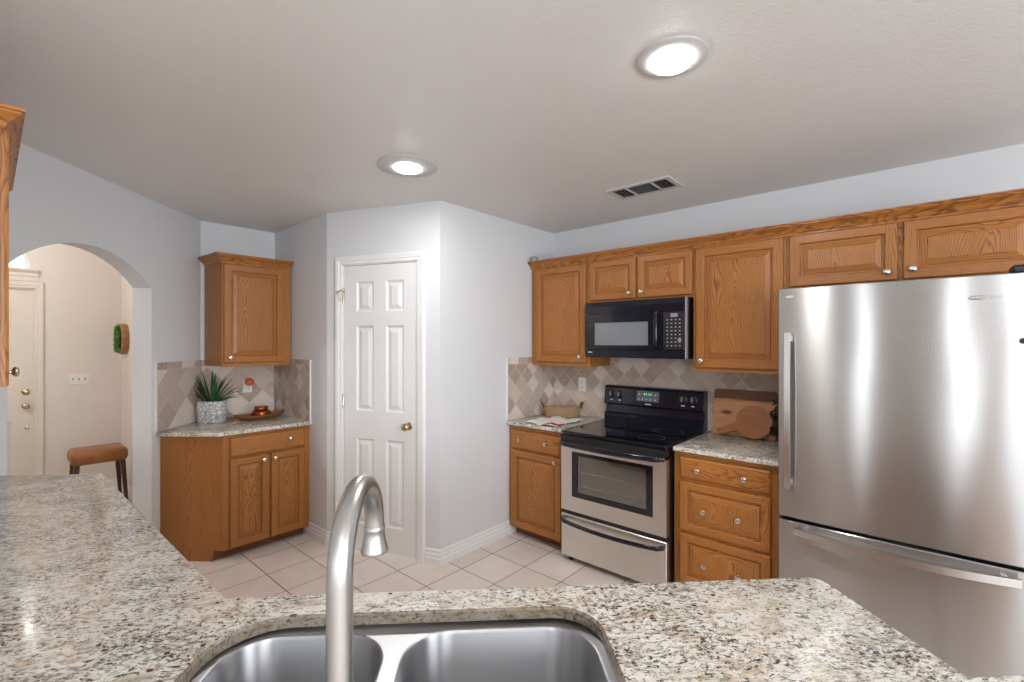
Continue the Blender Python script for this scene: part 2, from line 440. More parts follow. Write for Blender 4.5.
ORG = {}
def link(o, parent=None, org=(0, 0, 0)):
    SC.collection.objects.link(o); ORG[o.name] = Vector(org)
    if parent is not None:
        o.parent = parent; o.location = Vector(org) - ORG[parent.name]
    else: o.location = org
    return o
def tag(o, label, cat, group=None):
    o['label'] = label; o['category'] = cat
    if group: o['group'] = group
    return o
def thing(name, org, label, cat, group=None):
    o = bpy.data.objects.new(name, None); o.empty_display_size = 0.05
    return tag(link(o, None, org), label, cat, group)
def build(name, mb, mats, parent=None, org=None, label=None, weld=True):
    if not isinstance(mats, (list, tuple)): mats = [mats]
    xs = [p[0] for p in mb.v]; ys = [p[1] for p in mb.v]; zs = [p[2] for p in mb.v]
    if org is None:
        org = ((min(xs) + max(xs)) / 2, (min(ys) + max(ys)) / 2, (min(zs) + max(zs)) / 2 if parent is not None else min(zs))
    me = bpy.data.meshes.new(name)
    me.from_pydata([(p[0] - org[0], p[1] - org[1], p[2] - org[2]) for p in mb.v], [], mb.f)
    for m in mats: me.materials.append(m)
    for p, mi, sm in zip(me.polygons, mb.m, mb.sm): p.material_index = mi; p.use_smooth = sm
    b = bmesh.new(); b.from_mesh(me)
    if weld: bmesh.ops.remove_doubles(b, verts=b.verts[:], dist=1e-5)
    bmesh.ops.recalc_face_normals(b, faces=b.faces[:]); b.to_mesh(me); b.free()
    if any(mb.sm): me.set_sharp_from_angle(angle=math.radians(40))
    o = bpy.data.objects.new(name, me); link(o, parent, org)
    if label: o['label'] = label
    return o
def struct(name, mb, mats, parent=None, org=(0, 0, 0), **kw):
    o = build(name, mb, mats, parent, org, **kw)
    if parent is None: o['kind'] = 'structure'
    return o

# ------------------------------------------------------------------ setting: floor, ceiling, walls
struct('floor', MB().box(-6.6, 3.4, -3.9, 3.6, -0.06, 0.0), M['floor'])
cpoly = [(3.4, -3.8), (3.4, 3.5), (-4.46, 3.5), (-4.46, 1.20), (-2.90, -0.36), (-1.55, -0.36), (-1.55, -3.8)]
struct('ceiling', MB().prism(cpoly, CEIL, CEIL + 0.08), M['ceiling'])
struct('wall_range', MB().box(WX - 0.1, 3.4, WY, WY + 0.1, 0, CEIL), M['wall'])
struct('wall_pantry_side', MB().prism([D_, (WX, WY), (WX - 0.1, WY), (WX - 0.1, D_[1] + 0.05)], 0, CEIL), M['wall'])
struct('wall_nook', MB().box(-4.46, -4.36, 1.14, 1.711, 0, CEIL), M['wall'])
struct('wall_pantry_return', MB().prism([B_, C_, (C_[0] + 0.02, C_[1] + 0.1), (B_[0], B_[1] + 0.1)], 0, CEIL), M['wall'])
# pantry door wall with its opening
mb = MB()
DU0, DU1, DZ = 0.150, 0.790, 2.118
for u0, u1, z0, z1 in ((0, DU0, 0, CEIL), (DU1, _l, 0, CEIL), (DU0, DU1, DZ, CEIL)):
    mb.box(u0, u1, -0.1, 0, z0, z1, fr=FD)
struct('wall_pantry_door', mb, M['wall'])
# arch wall
mb = MB(); TH = 0.125; S0, S1, SC0, RISE, ZS = 0.554, 1.522, 1.038, 0.190, 1.914
hw = (S1 - S0) / 2; RR = (hw * hw + RISE * RISE) / (2 * RISE); NA = 28
arc = []
for i in range(NA + 1):
    u = S0 + (S1 - S0) * i / NA
    arc.append((u, ZS + RISE - RR + math.sqrt(max(0, RR * RR - (u - SC0) ** 2))))
mb.box(0, S0, -TH, 0, 0, CEIL + 0.4, fr=FA); mb.box(S1, 2.04, -TH, 0, 0, CEIL + 0.4, fr=FA)
for (u0, z0), (u1, z1) in zip(arc[:-1], arc[1:]):
    q = [FA.pt(u, w, z) for w in (0, -TH) for (u, z) in ((u0, z0), (u1, z1), (u1, CEIL + 0.4), (u0, CEIL + 0.4))]
    mb.add(q, [[0, 1, 2, 3], [4, 5, 6, 7], [0, 1, 5, 4], [3, 2, 6, 7]])
struct('wall_arch', mb, M['wall'])
struct('wall_left', MB().box(-2.94, -1.55, -0.38, -0.28, 0, CEIL), M['wall'])
struct('wall_breakfast_left', MB().box(-1.65, -1.55, -3.8, -0.38, 0, CEIL), M['tan'])
def holed(name, axis, pos, a0, a1, holes, thick, mat):
    mb = MB(); xs = sorted({a0, a1} | {h[0] for h in holes} | {h[1] for h in holes})
    for l, r in zip(xs[:-1], xs[1:]):
        hs = [h for h in holes if h[0] <= l and r <= h[1]]
        spans = [(0, CEIL)] if not hs else [(0, hs[0][2]), (hs[0][3], CEIL)]
        for z0, z1 in spans:
            if axis == 'x': mb.box(min(pos, pos + thick), max(pos, pos + thick), l, r, z0, z1)
            else: mb.box(l, r, min(pos, pos + thick), max(pos, pos + thick), z0, z1)
    return struct(name, mb, mat)
RW = [(-2.70, -0.80, 0.70, 2.20), (0.0, 1.50, 0.70, 2.20)]  # wall_right openings, added to carry the fill light
BW = [(-0.97, -0.75, 0.06, 2.30), (0.52, 0.76, 0.06, 2.30), (1.20, 2.76, 0.80, 2.20)]
holed('wall_right', 'x', 3.20, -3.7, 3.4, RW, 0.1, M['tan'])
holed('wall_behind', 'y', -3.60, -1.55, 3.3, BW, -0.1, M['tan'])
for i, (a, b, c, d) in enumerate(RW + BW):
    f = MB(); t = 0.035
    if i < 2:  # frames of the added wall_right fill openings
        w = struct('window_%d' % (i + 2), f.box(3.20, 3.26, a, a + t, c, d).box(3.20, 3.26, b - t, b, c, d).box(3.20, 3.26, a, b, c, c + t).box(3.20, 3.26, a, b, d - t, d).box(3.21, 3.25, (a + b) / 2 - .02, (a + b) / 2 + .02, c, d), M['trim'])
    else:
        w = struct('window_%d' % (i + 2), f.box(a, a + t, -3.66, -3.60, c, d).box(b - t, b, -3.66, -3.60, c, d).box(a, b, -3.66, -3.60, c, c + t).box(a, b, -3.66, -3.60, d - t, d), M['trim'])
# entry hall behind the arch
HX, HY, HC = -6.37, 0.94, 2.75
FH = Fr((HX, 0), (0, 1), (1, 0))
FDU0, FDU1 = -0.61, 0.305                                    # front door
mb = MB()
mb.box(FDU1, HY + 0.1, -0.1, 0, 0, HC, fr=FH); mb.box(-1.6, FDU0, -0.1, 0, 0, HC, fr=FH)
mb.box(FDU0, FDU1, -0.1, 0, 2.06, 2.242, fr=FH)
# fan light opening: half round above the door
fc, frad = (FDU0 + FDU1) / 2, 0.43
NF = 20
pts = [(fc - frad * math.cos(math.pi * i / NF), 2.242 + frad * math.sin(math.pi * i / NF) * 0.9) for i in range(NF + 1)]
for (u0, z0), (u1, z1) in zip(pts[:-1], pts[1:]):
    q = [FH.pt(u, w, z) for w in (0, -0.1) for (u, z) in ((u0, z0), (u1, z1), (u1, HC), (u0, HC))]
    mb.add(q, [[0, 1, 2, 3], [4, 5, 6, 7], [0, 1, 5, 4]])
for u0, u1 in ((FDU0, fc - frad), (fc + frad, FDU1)): mb.box(u0, u1, -0.1, 0, 2.242, HC, fr=FH)
struct('wall_hall_back', mb, M['hall'])
struct('wall_hall_side', MB().box(HX - 0.1, -4.36, HY, HY + 0.1, 0, HC), M['hall'])
struct('wall_hall_far', MB().box(HX - 0.1, -1.66, -1.7, -1.6, 0, HC), M['hall'])
struct('ceiling_hall', MB().prism([(HX - 0.1, -1.7), (-1.66, -1.7), (-1.66, -0.39), (-2.98, -0.39), (-4.50, 1.13), (HX - 0.1, 1.13)], HC, HC + 0.06), M['hall'])
fan = MB()
ring = [FH.pt(u, -0.05, z) for u, z in pts]
fan.add(ring, [list(range(len(ring)))])
w1 = struct('window_1', fan, M['glass'])
fm = MB()
for (u0, z0), (u1, z1) in zip(pts[:-1], pts[1:]):
    def sc(u, z, k): return (fc + (u - fc) * k, 2.242 + (z - 2.242) * k)
    q = [FH.pt(*(lambda t: (t[0], w, t[1]))(sc(u, z, k))) for w in (-0.08, -0.02) for (u, z, k) in ((u0, z0, 1), (u1, z1, 1), (u1, z1, .92), (u0, z0, .92))]
    fm.add(q, [[0, 1, 2, 3], [4, 5, 6, 7], [2, 3, 7, 6]])
build('frame', fm, M['trim'], w1)

# ------------------------------------------------------------------ doors, casings, baseboards
def panel_door(mb, fr, u0, u1, z0, z1, wb, wf, panels, m=0):
    us = sorted({u0, u1} | {p[0] for p in panels} | {p[1] for p in panels}); zs = sorted({z0, z1} | {p[2] for p in panels} | {p[3] for p in panels})
    for ul, ur in zip(us[:-1], us[1:]):
        for zl, zh in zip(zs[:-1], zs[1:]):
            if any(p[0] <= ul and ur <= p[1] and p[2] <= zl and zh <= p[3] for p in panels): continue
            mb.add([fr.pt(ul, wf, zl), fr.pt(ur, wf, zl), fr.pt(ur, wf, zh), fr.pt(ul, wf, zh)], [[0, 1, 2, 3]], m)
    for p in panels:
        mb.rects(fr, *p, [(0, wf), (0.006, wf - 0.004), (0.012, wf - 0.011), (0.018, wf - 0.012), (0.045, wf - 0.002), (0.048, wf - 0.001)], m, m, m)
    e = [(u0, z0), (u1, z0), (u1, z1), (u0, z1)]
    for i in range(4):
        (a, b), (c, d) = e[i], e[(i + 1) % 4]
        mb.add([fr.pt(a, wf, b), fr.pt(c, wf, d), fr.pt(c, wb, d), fr.pt(a, wb, b)], [[0, 1, 2, 3]], m)
    mb.add([fr.pt(a, wb, b) for a, b in e], [[0, 1, 2, 3]], m)
    return mb
def round_knob(fr, u, w, z, r=0.027):
    c = fr.pt(u, w, z); ax = (fr.en[0], fr.en[1], 0)
    return MB().lathe(c, [(r * 1.05, 0), (r * 1.05, 0.004), (r * 0.5, 0.008), (r * 0.40, 0.026), (r * 0.75, 0.032), (r * 1.0, 0.045), (r * 0.95, 0.058), (r * 0.6, 0.066), (0, 0.068)], ax)
pd = MB()
panel_door(pd, FD, 0.160, 0.782, 0.012, 2.108, -0.040, -0.005,
           [(0.266, 0.418, 1.765, 1.990), (0.524, 0.672, 1.765, 1.990), (0.266, 0.418, 1.035, 1.663), (0.524, 0.672, 1.035, 1.663), (0.266, 0.418, 0.200, 0.833), (0.524, 0.672, 0.200, 0.833)])
pdoor = struct('door_1', pd, M['door'], label='white six-panel pantry door in the angled wall')
build('door_knob', round_knob(FD, 0.714, -0.005, 0.945), M['brass'], pdoor, label='brass door knob')
for z in (1.880, 1.105, 0.25):
    h = MB().lathe(FD.pt(0.155, 0.004, z - 0.045), [(0.006, 0), (0.006, 0.09), (0.003, 0.096), (0, 0.097)], n=10)
    h.box(0.150, 0.165, -0.004, 0.003, z - 0.044, z + 0.044, fr=FD)
    build('hinge', h, M['knob'], pdoor)
hs = MB().tube([FD.pt(0.155, 0.006, 1.93), FD.pt(0.150, 0.035, 1.925), FD.pt(0.128, 0.052, 1.905)], 0.005, 8)
hs.lathe(FD.pt(0.160, 0.012, 1.93), [(0.010, -0.006), (0.011, 0.008), (0.004, 0.012)], (1, 0, 0.2), 10)
hs.tube([FD.pt(0.150, 0.035, 1.925), FD.pt(0.143, 0.03, 1.87), FD.pt(0.150, 0.028, 1.85)], 0.0030, 8)
build('hinge_stop', hs, M['brass'], pdoor)
CAS = lambda w: [(0, 0), (0, 0.010), (0.006, 0.013), (w * .35, 0.013), (w * .42, 0.018), (w * .80, 0.020), (w * .92, 0.016), (w, 0.010), (w, 0)]
jam = MB()
for a, b in ((DU0 - 0.004, DU0 + 0.006), (DU1 - 0.006, DU1 + 0.004)): jam.box(a, b, -0.1, 0.002, 0, DZ, fr=FD)
jam.box(DU0, DU1, -0.1, 0.002, DZ - 0.006, DZ + 0.004, fr=FD)
cw = 0.063
jam.sweep([(DU0 - 0.002, 0), (DU0 - 0.002, DZ), (DU1 + 0.000, DZ), (DU1 + 0.000, 0)], CAS(cw), lambda u, z, h: FD.pt(u, h, z), side=1)
struct('trim_1', jam, M['trim'])
# hall front door
hd = MB()
hd.box(FDU0, FDU0 + 0.012, -0.012, 0.001, 0, 2.06, fr=FH); hd.box(FDU1 - 0.012, FDU1, -0.012, 0.001, 0, 2.06, fr=FH); hd.box(FDU0, FDU1, -0.012, 0.001, 2.045, 2.06, fr=FH)
panel_door(hd, FH, FDU0 - 0.015, FDU1 + 0.015, 0.012, 2.075, -0.06, -0.015,
           [(FDU0 + .14, -0.20, 1.2, 1.85), (-0.10, FDU1 - .15, 1.2, 1.85), (FDU0 + .14, -0.20, 0.25, 0.80), (-0.10, FDU1 - .15, 0.25, 0.80)])
fdoor = struct('door_2', hd, M['halldoor'], label='beige front door in the entry hall with brass hardware')
build('door_knob', round_knob(FH, 0.243, -0.015, 0.937), M['brass'], fdoor)
build('deadbolt', MB().lathe(FH.pt(0.243, -0.015, 1.070), [(0.030, 0), (0.030, 0.006), (0.022, 0.014), (0.010, 0.016), (0.010, 0.03), (0, 0.031)], (1, 0, 0)), M['brass'], fdoor)
build('lower_lock', MB().lathe(FH.pt(0.250, -0.015, 0.728), [(0.016, 0), (0.016, 0.006), (0, 0.010)], (1, 0, 0)), M['knob'], fdoor)
tr = MB().sweep([(FDU0, 0), (FDU0, 2.055), (FDU1, 2.055), (FDU1, 0)], CAS(0.062), lambda u, z, h: FH.pt(u, h, z), side=1)
tr.extr([(0, 2.125), (0.008, 2.125), (0.008, 2.165), (0.014, 2.172), (0.014, 2.200), (0.035, 2.222), (0.040, 2.238), (0, 2.238)], FDU0 - 0.03, FDU1 + 0.025, FH)
struct('trim_2', tr, M['halldoor'])
BASE = [(0, 0), (0.014, 0), (0.014, 0.045), (0.010, 0.052), (0.010, 0.072), (0.006, 0.078), (0.006, 0.100), (0.002, 0.108), (0, 0.108)]
xy = lambda x, y, h: (x, y, h)
struct('baseboard_pantry', MB().sweep([FD.pt(DU1 + cw, 0, 0)[:2], D_, (WX, 2.86)], BASE, xy, side=-1), M['trim'])
struct('baseboard_return', MB().sweep([(-3.76, 1.711), C_, FD.pt(DU0 - cw, 0, 0)[:2]], BASE, xy, side=-1), M['trim'])
struct('baseboard_hall', MB().sweep([FH.pt(FDU1 + .07, 0, 0)[:2], (HX, HY), (-4.4, HY)], BASE, xy, side=-1), M['trim'])
struct('baseboard_arch', MB().sweep([FA.pt(S0, -TH, 0)[:2], FA.pt(S0, 0, 0)[:2], FA.pt(0.475, 0, 0)[:2]], BASE, xy, side=-1), M['trim'])

# ------------------------------------------------------------------ tile backsplashes
def splash(name, mb, mat, label):
    return tag(build(name, mb, [mat, M['caulk']], org=(0, 0, 0)), label, 'backsplash')
splash('tile_backsplash', MB().box(WX + 0.012, -0.545, WY - 0.010, WY - 0.0005, 0.9145, 1.455), M['trav_range'], 'travertine diamond tile backsplash on the long wall behind the range')
splash('tile_backsplash', MB().box(WX + 0.0005, WX + 0.010, 2.765, WY - 0.0005, 0.9145, 1.416).box(WX + 0.0005, WX + 0.011, 2.757, 2.765, 0.9145, 1.416, 1), M['trav_side'], 'travertine tile backsplash on the short pantry side wall by the basket')
splash('tile_backsplash', MB().box(-4.3595, -4.350, 1.142, 1.7005, 0.9145, 1.397), M['trav_nook'], 'travertine diamond tile backsplash behind the agave pot and copper jar')
splash('tile_backsplash', MB().box(0.006, 0.512, 0.0005, 0.010, 0.9145, 1.397, fr=FA).box(0.512, 0.524, 0.0005, 0.011, 0.9145, 1.405, 1, fr=FA), M['trav_arch'], 'travertine tile backsplash beside the arch, left of the agave pot')
splash('tile_backsplash', MB().box(-4.3495, -3.662, 1.701, 1.7105, 0.9145, 1.400).box(-3.662, -3.650, 1.7005, 1.7105, 0.9145, 1.400, 1), M['trav_return'], 'travertine tile backsplash on the pantry return wall beside the wooden tray')

# ------------------------------------------------------------------ cabinet making
def door_mesh(fr, u0, u1, z0, z1, w0, fw=0.056):
    mb = MB(); T = w0 + 0.020
    L = [(0, w0), (0, w0 + 0.013), (0.003, T - 0.002), (0.006, T)]
    mb.rects(fr, u0, u1, z0, z1, L, 0, 1, 0)
    mb.f.pop(); mb.m.pop(); mb.sm.pop()
    i0, i1 = 0.006, fw - 0.008
    def q(a, b, c, d, m): mb.add([fr.pt(a, T, c), fr.pt(b, T, c), fr.pt(b, T, d), fr.pt(a, T, d)], [[0, 1, 2, 3]], m)
    q(u0 + i0, u0 + i1, z0 + i0, z1 - i0, 0); q(u1 - i1, u1 - i0, z0 + i0, z1 - i0, 0)
    q(u0 + i1, u1 - i1, z0 + i0, z0 + i1, 1); q(u0 + i1, u1 - i1, z1 - i1, z1 - i0, 1)
    P = [(i1, T), (fw - 0.004, T - 0.003), (fw - 0.001, T - 0.016), (fw + 0.007, T - 0.0165), (fw + 0.009, T - 0.012), (fw + 0.035, T - 0.004), (fw + 0.037, T - 0.0015)]
    mb.rects(fr, u0, u1, z0, z1, P, 0, 1, 0)
    return mb
def slab_mesh(fr, u0, u1, z0, z1, w0):
    T = w0 + 0.020
    return MB().rects(fr, u0, u1, z0, z1, [(0, w0), (0, w0 + 0.010), (0.004, T - 0.006), (0.011, T - 0.001), (0.014, T)], 1, 1, 1)
def knob_mesh(fr, u, w, z):
    return MB().lathe(fr.pt(u, w, z), [(0.0075, 0), (0.006, 0.004), (0.006, 0.011), (0.0135, 0.015), (0.0165, 0.020), (0.0150, 0.025), (0.008, 0.0285), (0, 0.029)], (fr.en[0], fr.en[1], 0), 18)
def add_door(t, fr, u0, u1, z0, z1, w0, kn, fw=0.056):
    d = build('door', door_mesh(fr, u0, u1, z0, z1, w0, fw), OAK, t)
    if kn: build('knob', knob_mesh(fr, kn[0], w0 + 0.020, kn[1]), M['knob'], d)
    return d
def add_drawer(t, fr, u0, u1, z0, z1, w0, kns, raised=False):
    d = build('drawer', door_mesh(fr, u0, u1, z0, z1, w0, 0.050) if raised else slab_mesh(fr, u0, u1, z0, z1, w0), OAK, t)
    for u, z, *r in kns: build('knob', knob_mesh(fr, u, w0 + (0.018 if raised else 0.020), z), M['knob'], d)
    return d
CROWN = lambda z: [(-0.004, z), (0.006, z), (0.006, z + 0.010), (0.012, z + 0.014), (0.022, z + 0.030), (0.040, z + 0.045), (0.048, z + 0.050), (0.048, z + 0.056), (0.056, z + 0.058), (0.056, z + 0.066), (-0.004, z + 0.066)]

# upper cabinets on the range wall: one run, carcass face at y=3.07
YC, YB, ZT = 3.072, WY - 0.0108, 2.165
def upper_box(t, u0, u1, z0, stiles=()):
    c = MB()
    c.box(u0, u0 + 0.018, YC + 0.019, YB, z0, ZT).box(u1 - 0.018, u1, YC + 0.019, YB, z0, ZT)
    c.box(u0 + 0.018, u1 - 0.018, YC + 0.019, YB, z0 + 0.012, z0 + 0.030, 1).box(u0 + 0.018, u1 - 0.018, YC + 0.019, YB, ZT - 0.018, ZT, 1)
    build('carcass', c, OAK, t)
    f = MB()
    f.box(u0, u0 + 0.04, YC, YC + 0.019, z0, ZT, 0, 0.0008).box(u1 - 0.04, u1, YC, YC + 0.019, z0, ZT, 0, 0.0008)
    for s in stiles: f.box(s - 0.025, s + 0.025, YC, YC + 0.019, z0 + 0.03, ZT - 0.04, 0)
    f.box(u0 + 0.04, u1 - 0.04, YC, YC + 0.019, z0, z0 + 0.035, 1).box(u0 + 0.04, u1 - 0.04, YC, YC + 0.019, ZT - 0.045, ZT, 1)
    build('face_frame', f, OAK, t)
W0 = -YC + 0.0005
t = thing('upper_cabinet', (-2.21, 3.23, 1.352), 'oak wall cabinet with one tall door, left of the microwave', 'cabinet', )
upper_box(t, WX + 0.012, -1.916, 1.352); add_door(t, FR, -2.440, -1.948, 1.380, 2.150, W0, (-1.994, 1.427))
t = thing('upper_cabinet', (-1.51, 3.23, 1.84), 'short oak wall cabinet with two small doors above the microwave', 'cabinet')
upper_box(t, -1.915, -1.129, 1.840, (-1.520,)); add_door(t, FR, -1.925 + .010, -1.533, 1.856, 2.150, W0, (-1.575, 1.894), 0.050); add_door(t, FR, -1.515, -1.132, 1.856, 2.150, W0, (-1.482, 1.896), 0.050)
t = thing('upper_cabinet', (-0.85, 3.23, 1.352), 'oak wall cabinet with one tall door between microwave and refrigerator', 'cabinet')
upper_box(t, -1.128, -0.591, 1.352); add_door(t, FR, -1.110, -0.606, 1.378, 2.150, W0, (-1.070, 1.422), 0.060)
t = thing('upper_cabinet', (-0.1, 3.23, 1.835), 'wide oak cabinet with two low doors above the refrigerator', 'cabinet')
upper_box(t, -0.590, 0.420, 1.835, (-0.085,)); add_door(t, FR, -0.577, -0.096, 1.858, 2.150, W0, (-0.138, 1.899), 0.056); add_door(t, FR, -0.075, 0.406, 1.858, 2.150, W0, (-0.038, 1.905), 0.056)
cr = MB().sweep([(WX + 0.001, YC), (0.42, YC)], [(max(o, 0.0005), z) for o, z in CROWN(2.152)], xy, side=-1, m=1)
tag(build('crown_moulding', cr, OAK), 'long oak crown moulding along the top of the range wall cabinets', 'crown moulding')
tag(build('grey_cap', MB().lathe((-2.448, 3.052, 2.2185), [(0.036, 0), (0.038, 0.010), (0.034, 0.028), (0.022, 0.042), (0, 0.047)]), M['greymid']), 'small grey dome cap on top of the cabinets in the corner by the pantry wall', 'cap')

# nook wall cabinet (left end angled to follow the arch wall)
XC = -4.005
t = thing('upper_cabinet', (-4.2, 1.45, 1.352), 'single-door oak wall cabinet above the potted agave in the nook', 'cabinet')
c = MB().prism([(-4.349, 1.164), (XC - 0.02, 1.188), (XC - 0.02, 1.7005), (-4.349, 1.7005)], 1.358, 2.165)
build('carcass', c, OAK, t)
f = MB().box(1.187, 1.232, XC - 0.0195, XC, 1.352, 2.165, 0, 0.0008, FN).box(1.615, 1.7005, XC - 0.0195, XC, 1.352, 2.165, 0, 0.0008, FN)
f.box(1.232, 1.615, XC - 0.0195, XC, 1.352, 1.395, 1, fr=FN).box(1.232, 1.615, XC - 0.0195, XC, 2.12, 2.165, 1, fr=FN)
build('face_frame', f, OAK, t)
add_door(t, FN, 1.196, 1.635, 1.382, 2.144, XC + 0.0005, (1.238, 1.424))
cr = MB().sweep([(-4.345, 1.168), (XC, 1.188), (XC, 1.7005)], CROWN(2.152), xy, side=-1, m=1)
cr.prism([(-4.347, 1.168), (XC, 1.19), (XC, 1.7005), (-4.347, 1.7005)], 2.166, 2.18, 1)
build('crown', cr, OAK, t)

# left wall cabinet, only its end and a knob show
LY, LX = 0.020, -1.90
t = thing('upper_cabinet', (-2.4, -0.13, 1.40), 'oak wall cabinet at the left edge of the photo, seen on its end panel', 'cabinet')
c = MB().box(-2.85, LX, -0.279, LY - 0.02, 1.405, 2.165, 0)
build('carcass', c, OAK, t)
f = MB().box(LX - 0.04, LX, LY - 0.0195, LY, 1.40, 2.165, 0).box(-2.85, -2.81, LY - 0.0195, LY, 1.40, 2.165, 0).box(-2.40, -2.35, LY - 0.0195, LY, 1.43, 2.12, 0)
f.box(-2.81, LX - 0.04, LY - 0.0195, LY, 1.40, 1.438, 1).box(-2.81, LX - 0.04, LY - 0.0195, LY, 2.12, 2.165, 1)
build('face_frame', f, OAK, t)
add_door(t, FL, -2.355, -1.915, 1.415, 2.140, LY + 0.0005, (-2.18, 1.446)); add_door(t, FL, -2.83, -2.385, 1.415, 2.140, LY + 0.0005, None)
cr = MB().sweep([(-2.85, LY), (LX, LY), (LX, -0.279)], [(o * 0.9, z) for o, z in CROWN(2.116)], xy, side=1, m=1)
cr.box(-2.85, LX, -0.279, LY, 2.1655, 2.18, 1)
build('crown', cr, OAK, t)

# base cabinets on the range wall
YF, ZC = 2.790, 0.8865
def base_box(t, u0, u1, stile_l, stile_r, rails):
    c = MB().box(u0, u0 + 0.018, YF + 0.019, YB, 0.09, ZC).box(u1 - 0.018, u1, YF + 0.019, YB, 0.09, ZC).box(u0 + 0.018, u1 - 0.018, YF + 0.019, YB, 0.09, 0.108, 1)
    build('carcass', c, OAK, t)
    f = MB().box(u0, u0 + stile_l, YF, YF + 0.019, 0.075, ZC, 0, 0.0008).box(u1 - stile_r, u1, YF, YF + 0.019, 0.075, ZC, 0, 0.0008)
    for a, b in rails: f.box(u0 + stile_l, u1 - stile_r, YF, YF + 0.019, a, b, 1)
    build('face_frame', f, OAK, t)
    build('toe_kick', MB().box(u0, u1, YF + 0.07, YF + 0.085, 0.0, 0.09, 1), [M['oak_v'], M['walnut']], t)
WB = -YF + 0.0005
t = thing('base_cabinet', (-2.22, 3.09, 0), 'oak base cabinet with one drawer and one door, left of the range', 'cabinet')
base_box(t, WX + 0.003, -1.962, 0.045, 0.035, ((0.075, 0.105), (0.68, 0.72), (0.83, ZC)))
add_drawer(t, FR, -2.464, -1.980, 0.703, 0.846, WB, [(-2.362, 0.778), (-2.107, 0.778)])
add_door(t, FR, -2.464, -1.980, 0.080, 0.690, WB, (-2.022, 0.656))
t = thing('base_cabinet', (-0.85, 3.09, 0), 'oak base cabinet with three drawers between range and refrigerator', 'cabinet')
base_box(t, -1.140, -0.562, 0.050, 0.060, ((0.075, 0.105), (0.39, 0.42), (0.69, 0.73), (0.845, ZC)))
add_drawer(t, FR, -1.104, -0.608, 0.726, 0.853, WB, [(-0.991, 0.786), (-0.738, 0.786)])
add_drawer(t, FR, -1.104, -0.608, 0.412, 0.706, WB, [(-0.956, 0.552), (-0.767, 0.552)], True)
add_drawer(t, FR, -1.104, -0.608, 0.095, 0.394, WB, [(-0.953, 0.240), (-0.767, 0.240)], True)

# nook base cabinet
t = thing('base_cabinet', (-4.0, 1.35, 0), 'oak corner base cabinet with one drawer and two doors beside the arch', 'cabinet')
XB = -3.682
pA, pK = FA.pt(0.470, 0.0015, 0)[:2], (XB - 0.0, 1.096)
side = MB()
_e = (pK[0] - pA[0], pK[1] - pA[1]); _el = math.hypot(*_e); _e = (_e[0] / _el, _e[1] / _el); FSd = Fr(pA, _e, (_e[1], -_e[0]))
pr = [(0, 0), (_el - 0.075, 0), (_el - 0.075, 0.078), (_el, 0.078), (_el, ZC), (0, ZC)]
for w in (0, -0.018): side.add([FSd.pt(u, w, z) for u, z in pr], [list(range(6))])
for i in range(6):
    a, b = pr[i], pr[(i + 1) % 6]; side.add([FSd.pt(a[0], 0, a[1]), FSd.pt(b[0], 0, b[1]), FSd.pt(b[0], -0.018, b[1]), FSd.pt(a[0], -0.018, a[1])], [[0, 1, 2, 3]])
build('end_panel', side, OAK, t)
f = MB().box(1.097, 1.150, XB - 0.019, XB, 0.072, ZC, 0, 0.0008, FN).box(1.650, 1.7105, XB - 0.019, XB, 0.072, ZC, 0, 0.0008, FN).box(1.384, 1.428, XB - 0.019, XB, 0.10, 0.71, 0, fr=FN)
for a, b in ((0.072, 0.105), (0.70, 0.735), (0.85, ZC)): f.box(1.150, 1.650, XB - 0.019, XB, a, b, 1, fr=FN)
build('face_frame', f, OAK, t)
add_drawer(t, FN, 1.138, 1.668, 0.722, 0.860, XB + 0.0005, [(1.551, 0.803)])
add_door(t, FN, 1.138, 1.398, 0.080, 0.710, XB + 0.0005, (1.360, 0.674), 0.052)
add_door(t, FN, 1.414, 1.668, 0.080, 0.710, XB + 0.0005, (1.438, 0.672), 0.052)
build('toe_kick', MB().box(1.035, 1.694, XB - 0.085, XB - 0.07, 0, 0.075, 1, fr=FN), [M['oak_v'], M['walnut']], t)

# ------------------------------------------------------------------ countertops
def rounded(poly, rad):
    """poly [(x,y)], rad {index: radius}"""
    out = []; n = len(poly)
    for i, p in enumerate(poly):
        if i not in rad: out.append(p); continue
        r = rad[i]; P = Vector(p); a = (Vector(poly[i - 1]) - P).normalized(); b = (Vector(poly[(i + 1) % n]) - P).normalized()
        ang = a.angle(b); d = r / math.tan(ang / 2); c = P + (a + b).normalized() * (r / math.sin(ang / 2))
        s0, s1 = P + a * d, P + b * d
        a0 = math.atan2(*(s0 - c).yx); a1 = math.atan2(*(s1 - c).yx)
        da = (a1 - a0 + math.pi) % (2 * math.pi) - math.pi
        for k in range(9): out.append((c.x + r * math.cos(a0 + da * k / 8), c.y + r * math.sin(a0 + da * k / 8)))
    return out
def inset(poly, d):
    n = len(poly); out = []
    ar = sum(poly[i][0] * poly[(i + 1) % n][1] - poly[(i + 1) % n][0] * poly[i][1] for i in range(n)); sg = 1 if ar > 0 else -1
    for i in range(n):
        a, p, b = Vector(poly[i - 1]), Vector(poly[i]), Vector(poly[(i + 1) % n])
        e, g = (p - a).normalized(), (b - p).normalized()
        n1, n2 = Vector((-e.y, e.x)) * sg, Vector((-g.y, g.x)) * sg
        m = (n1 + n2) / max(0.2, 1 + n1.dot(n2)); q = p + m * d; out.append((q.x, q.y))
    return out
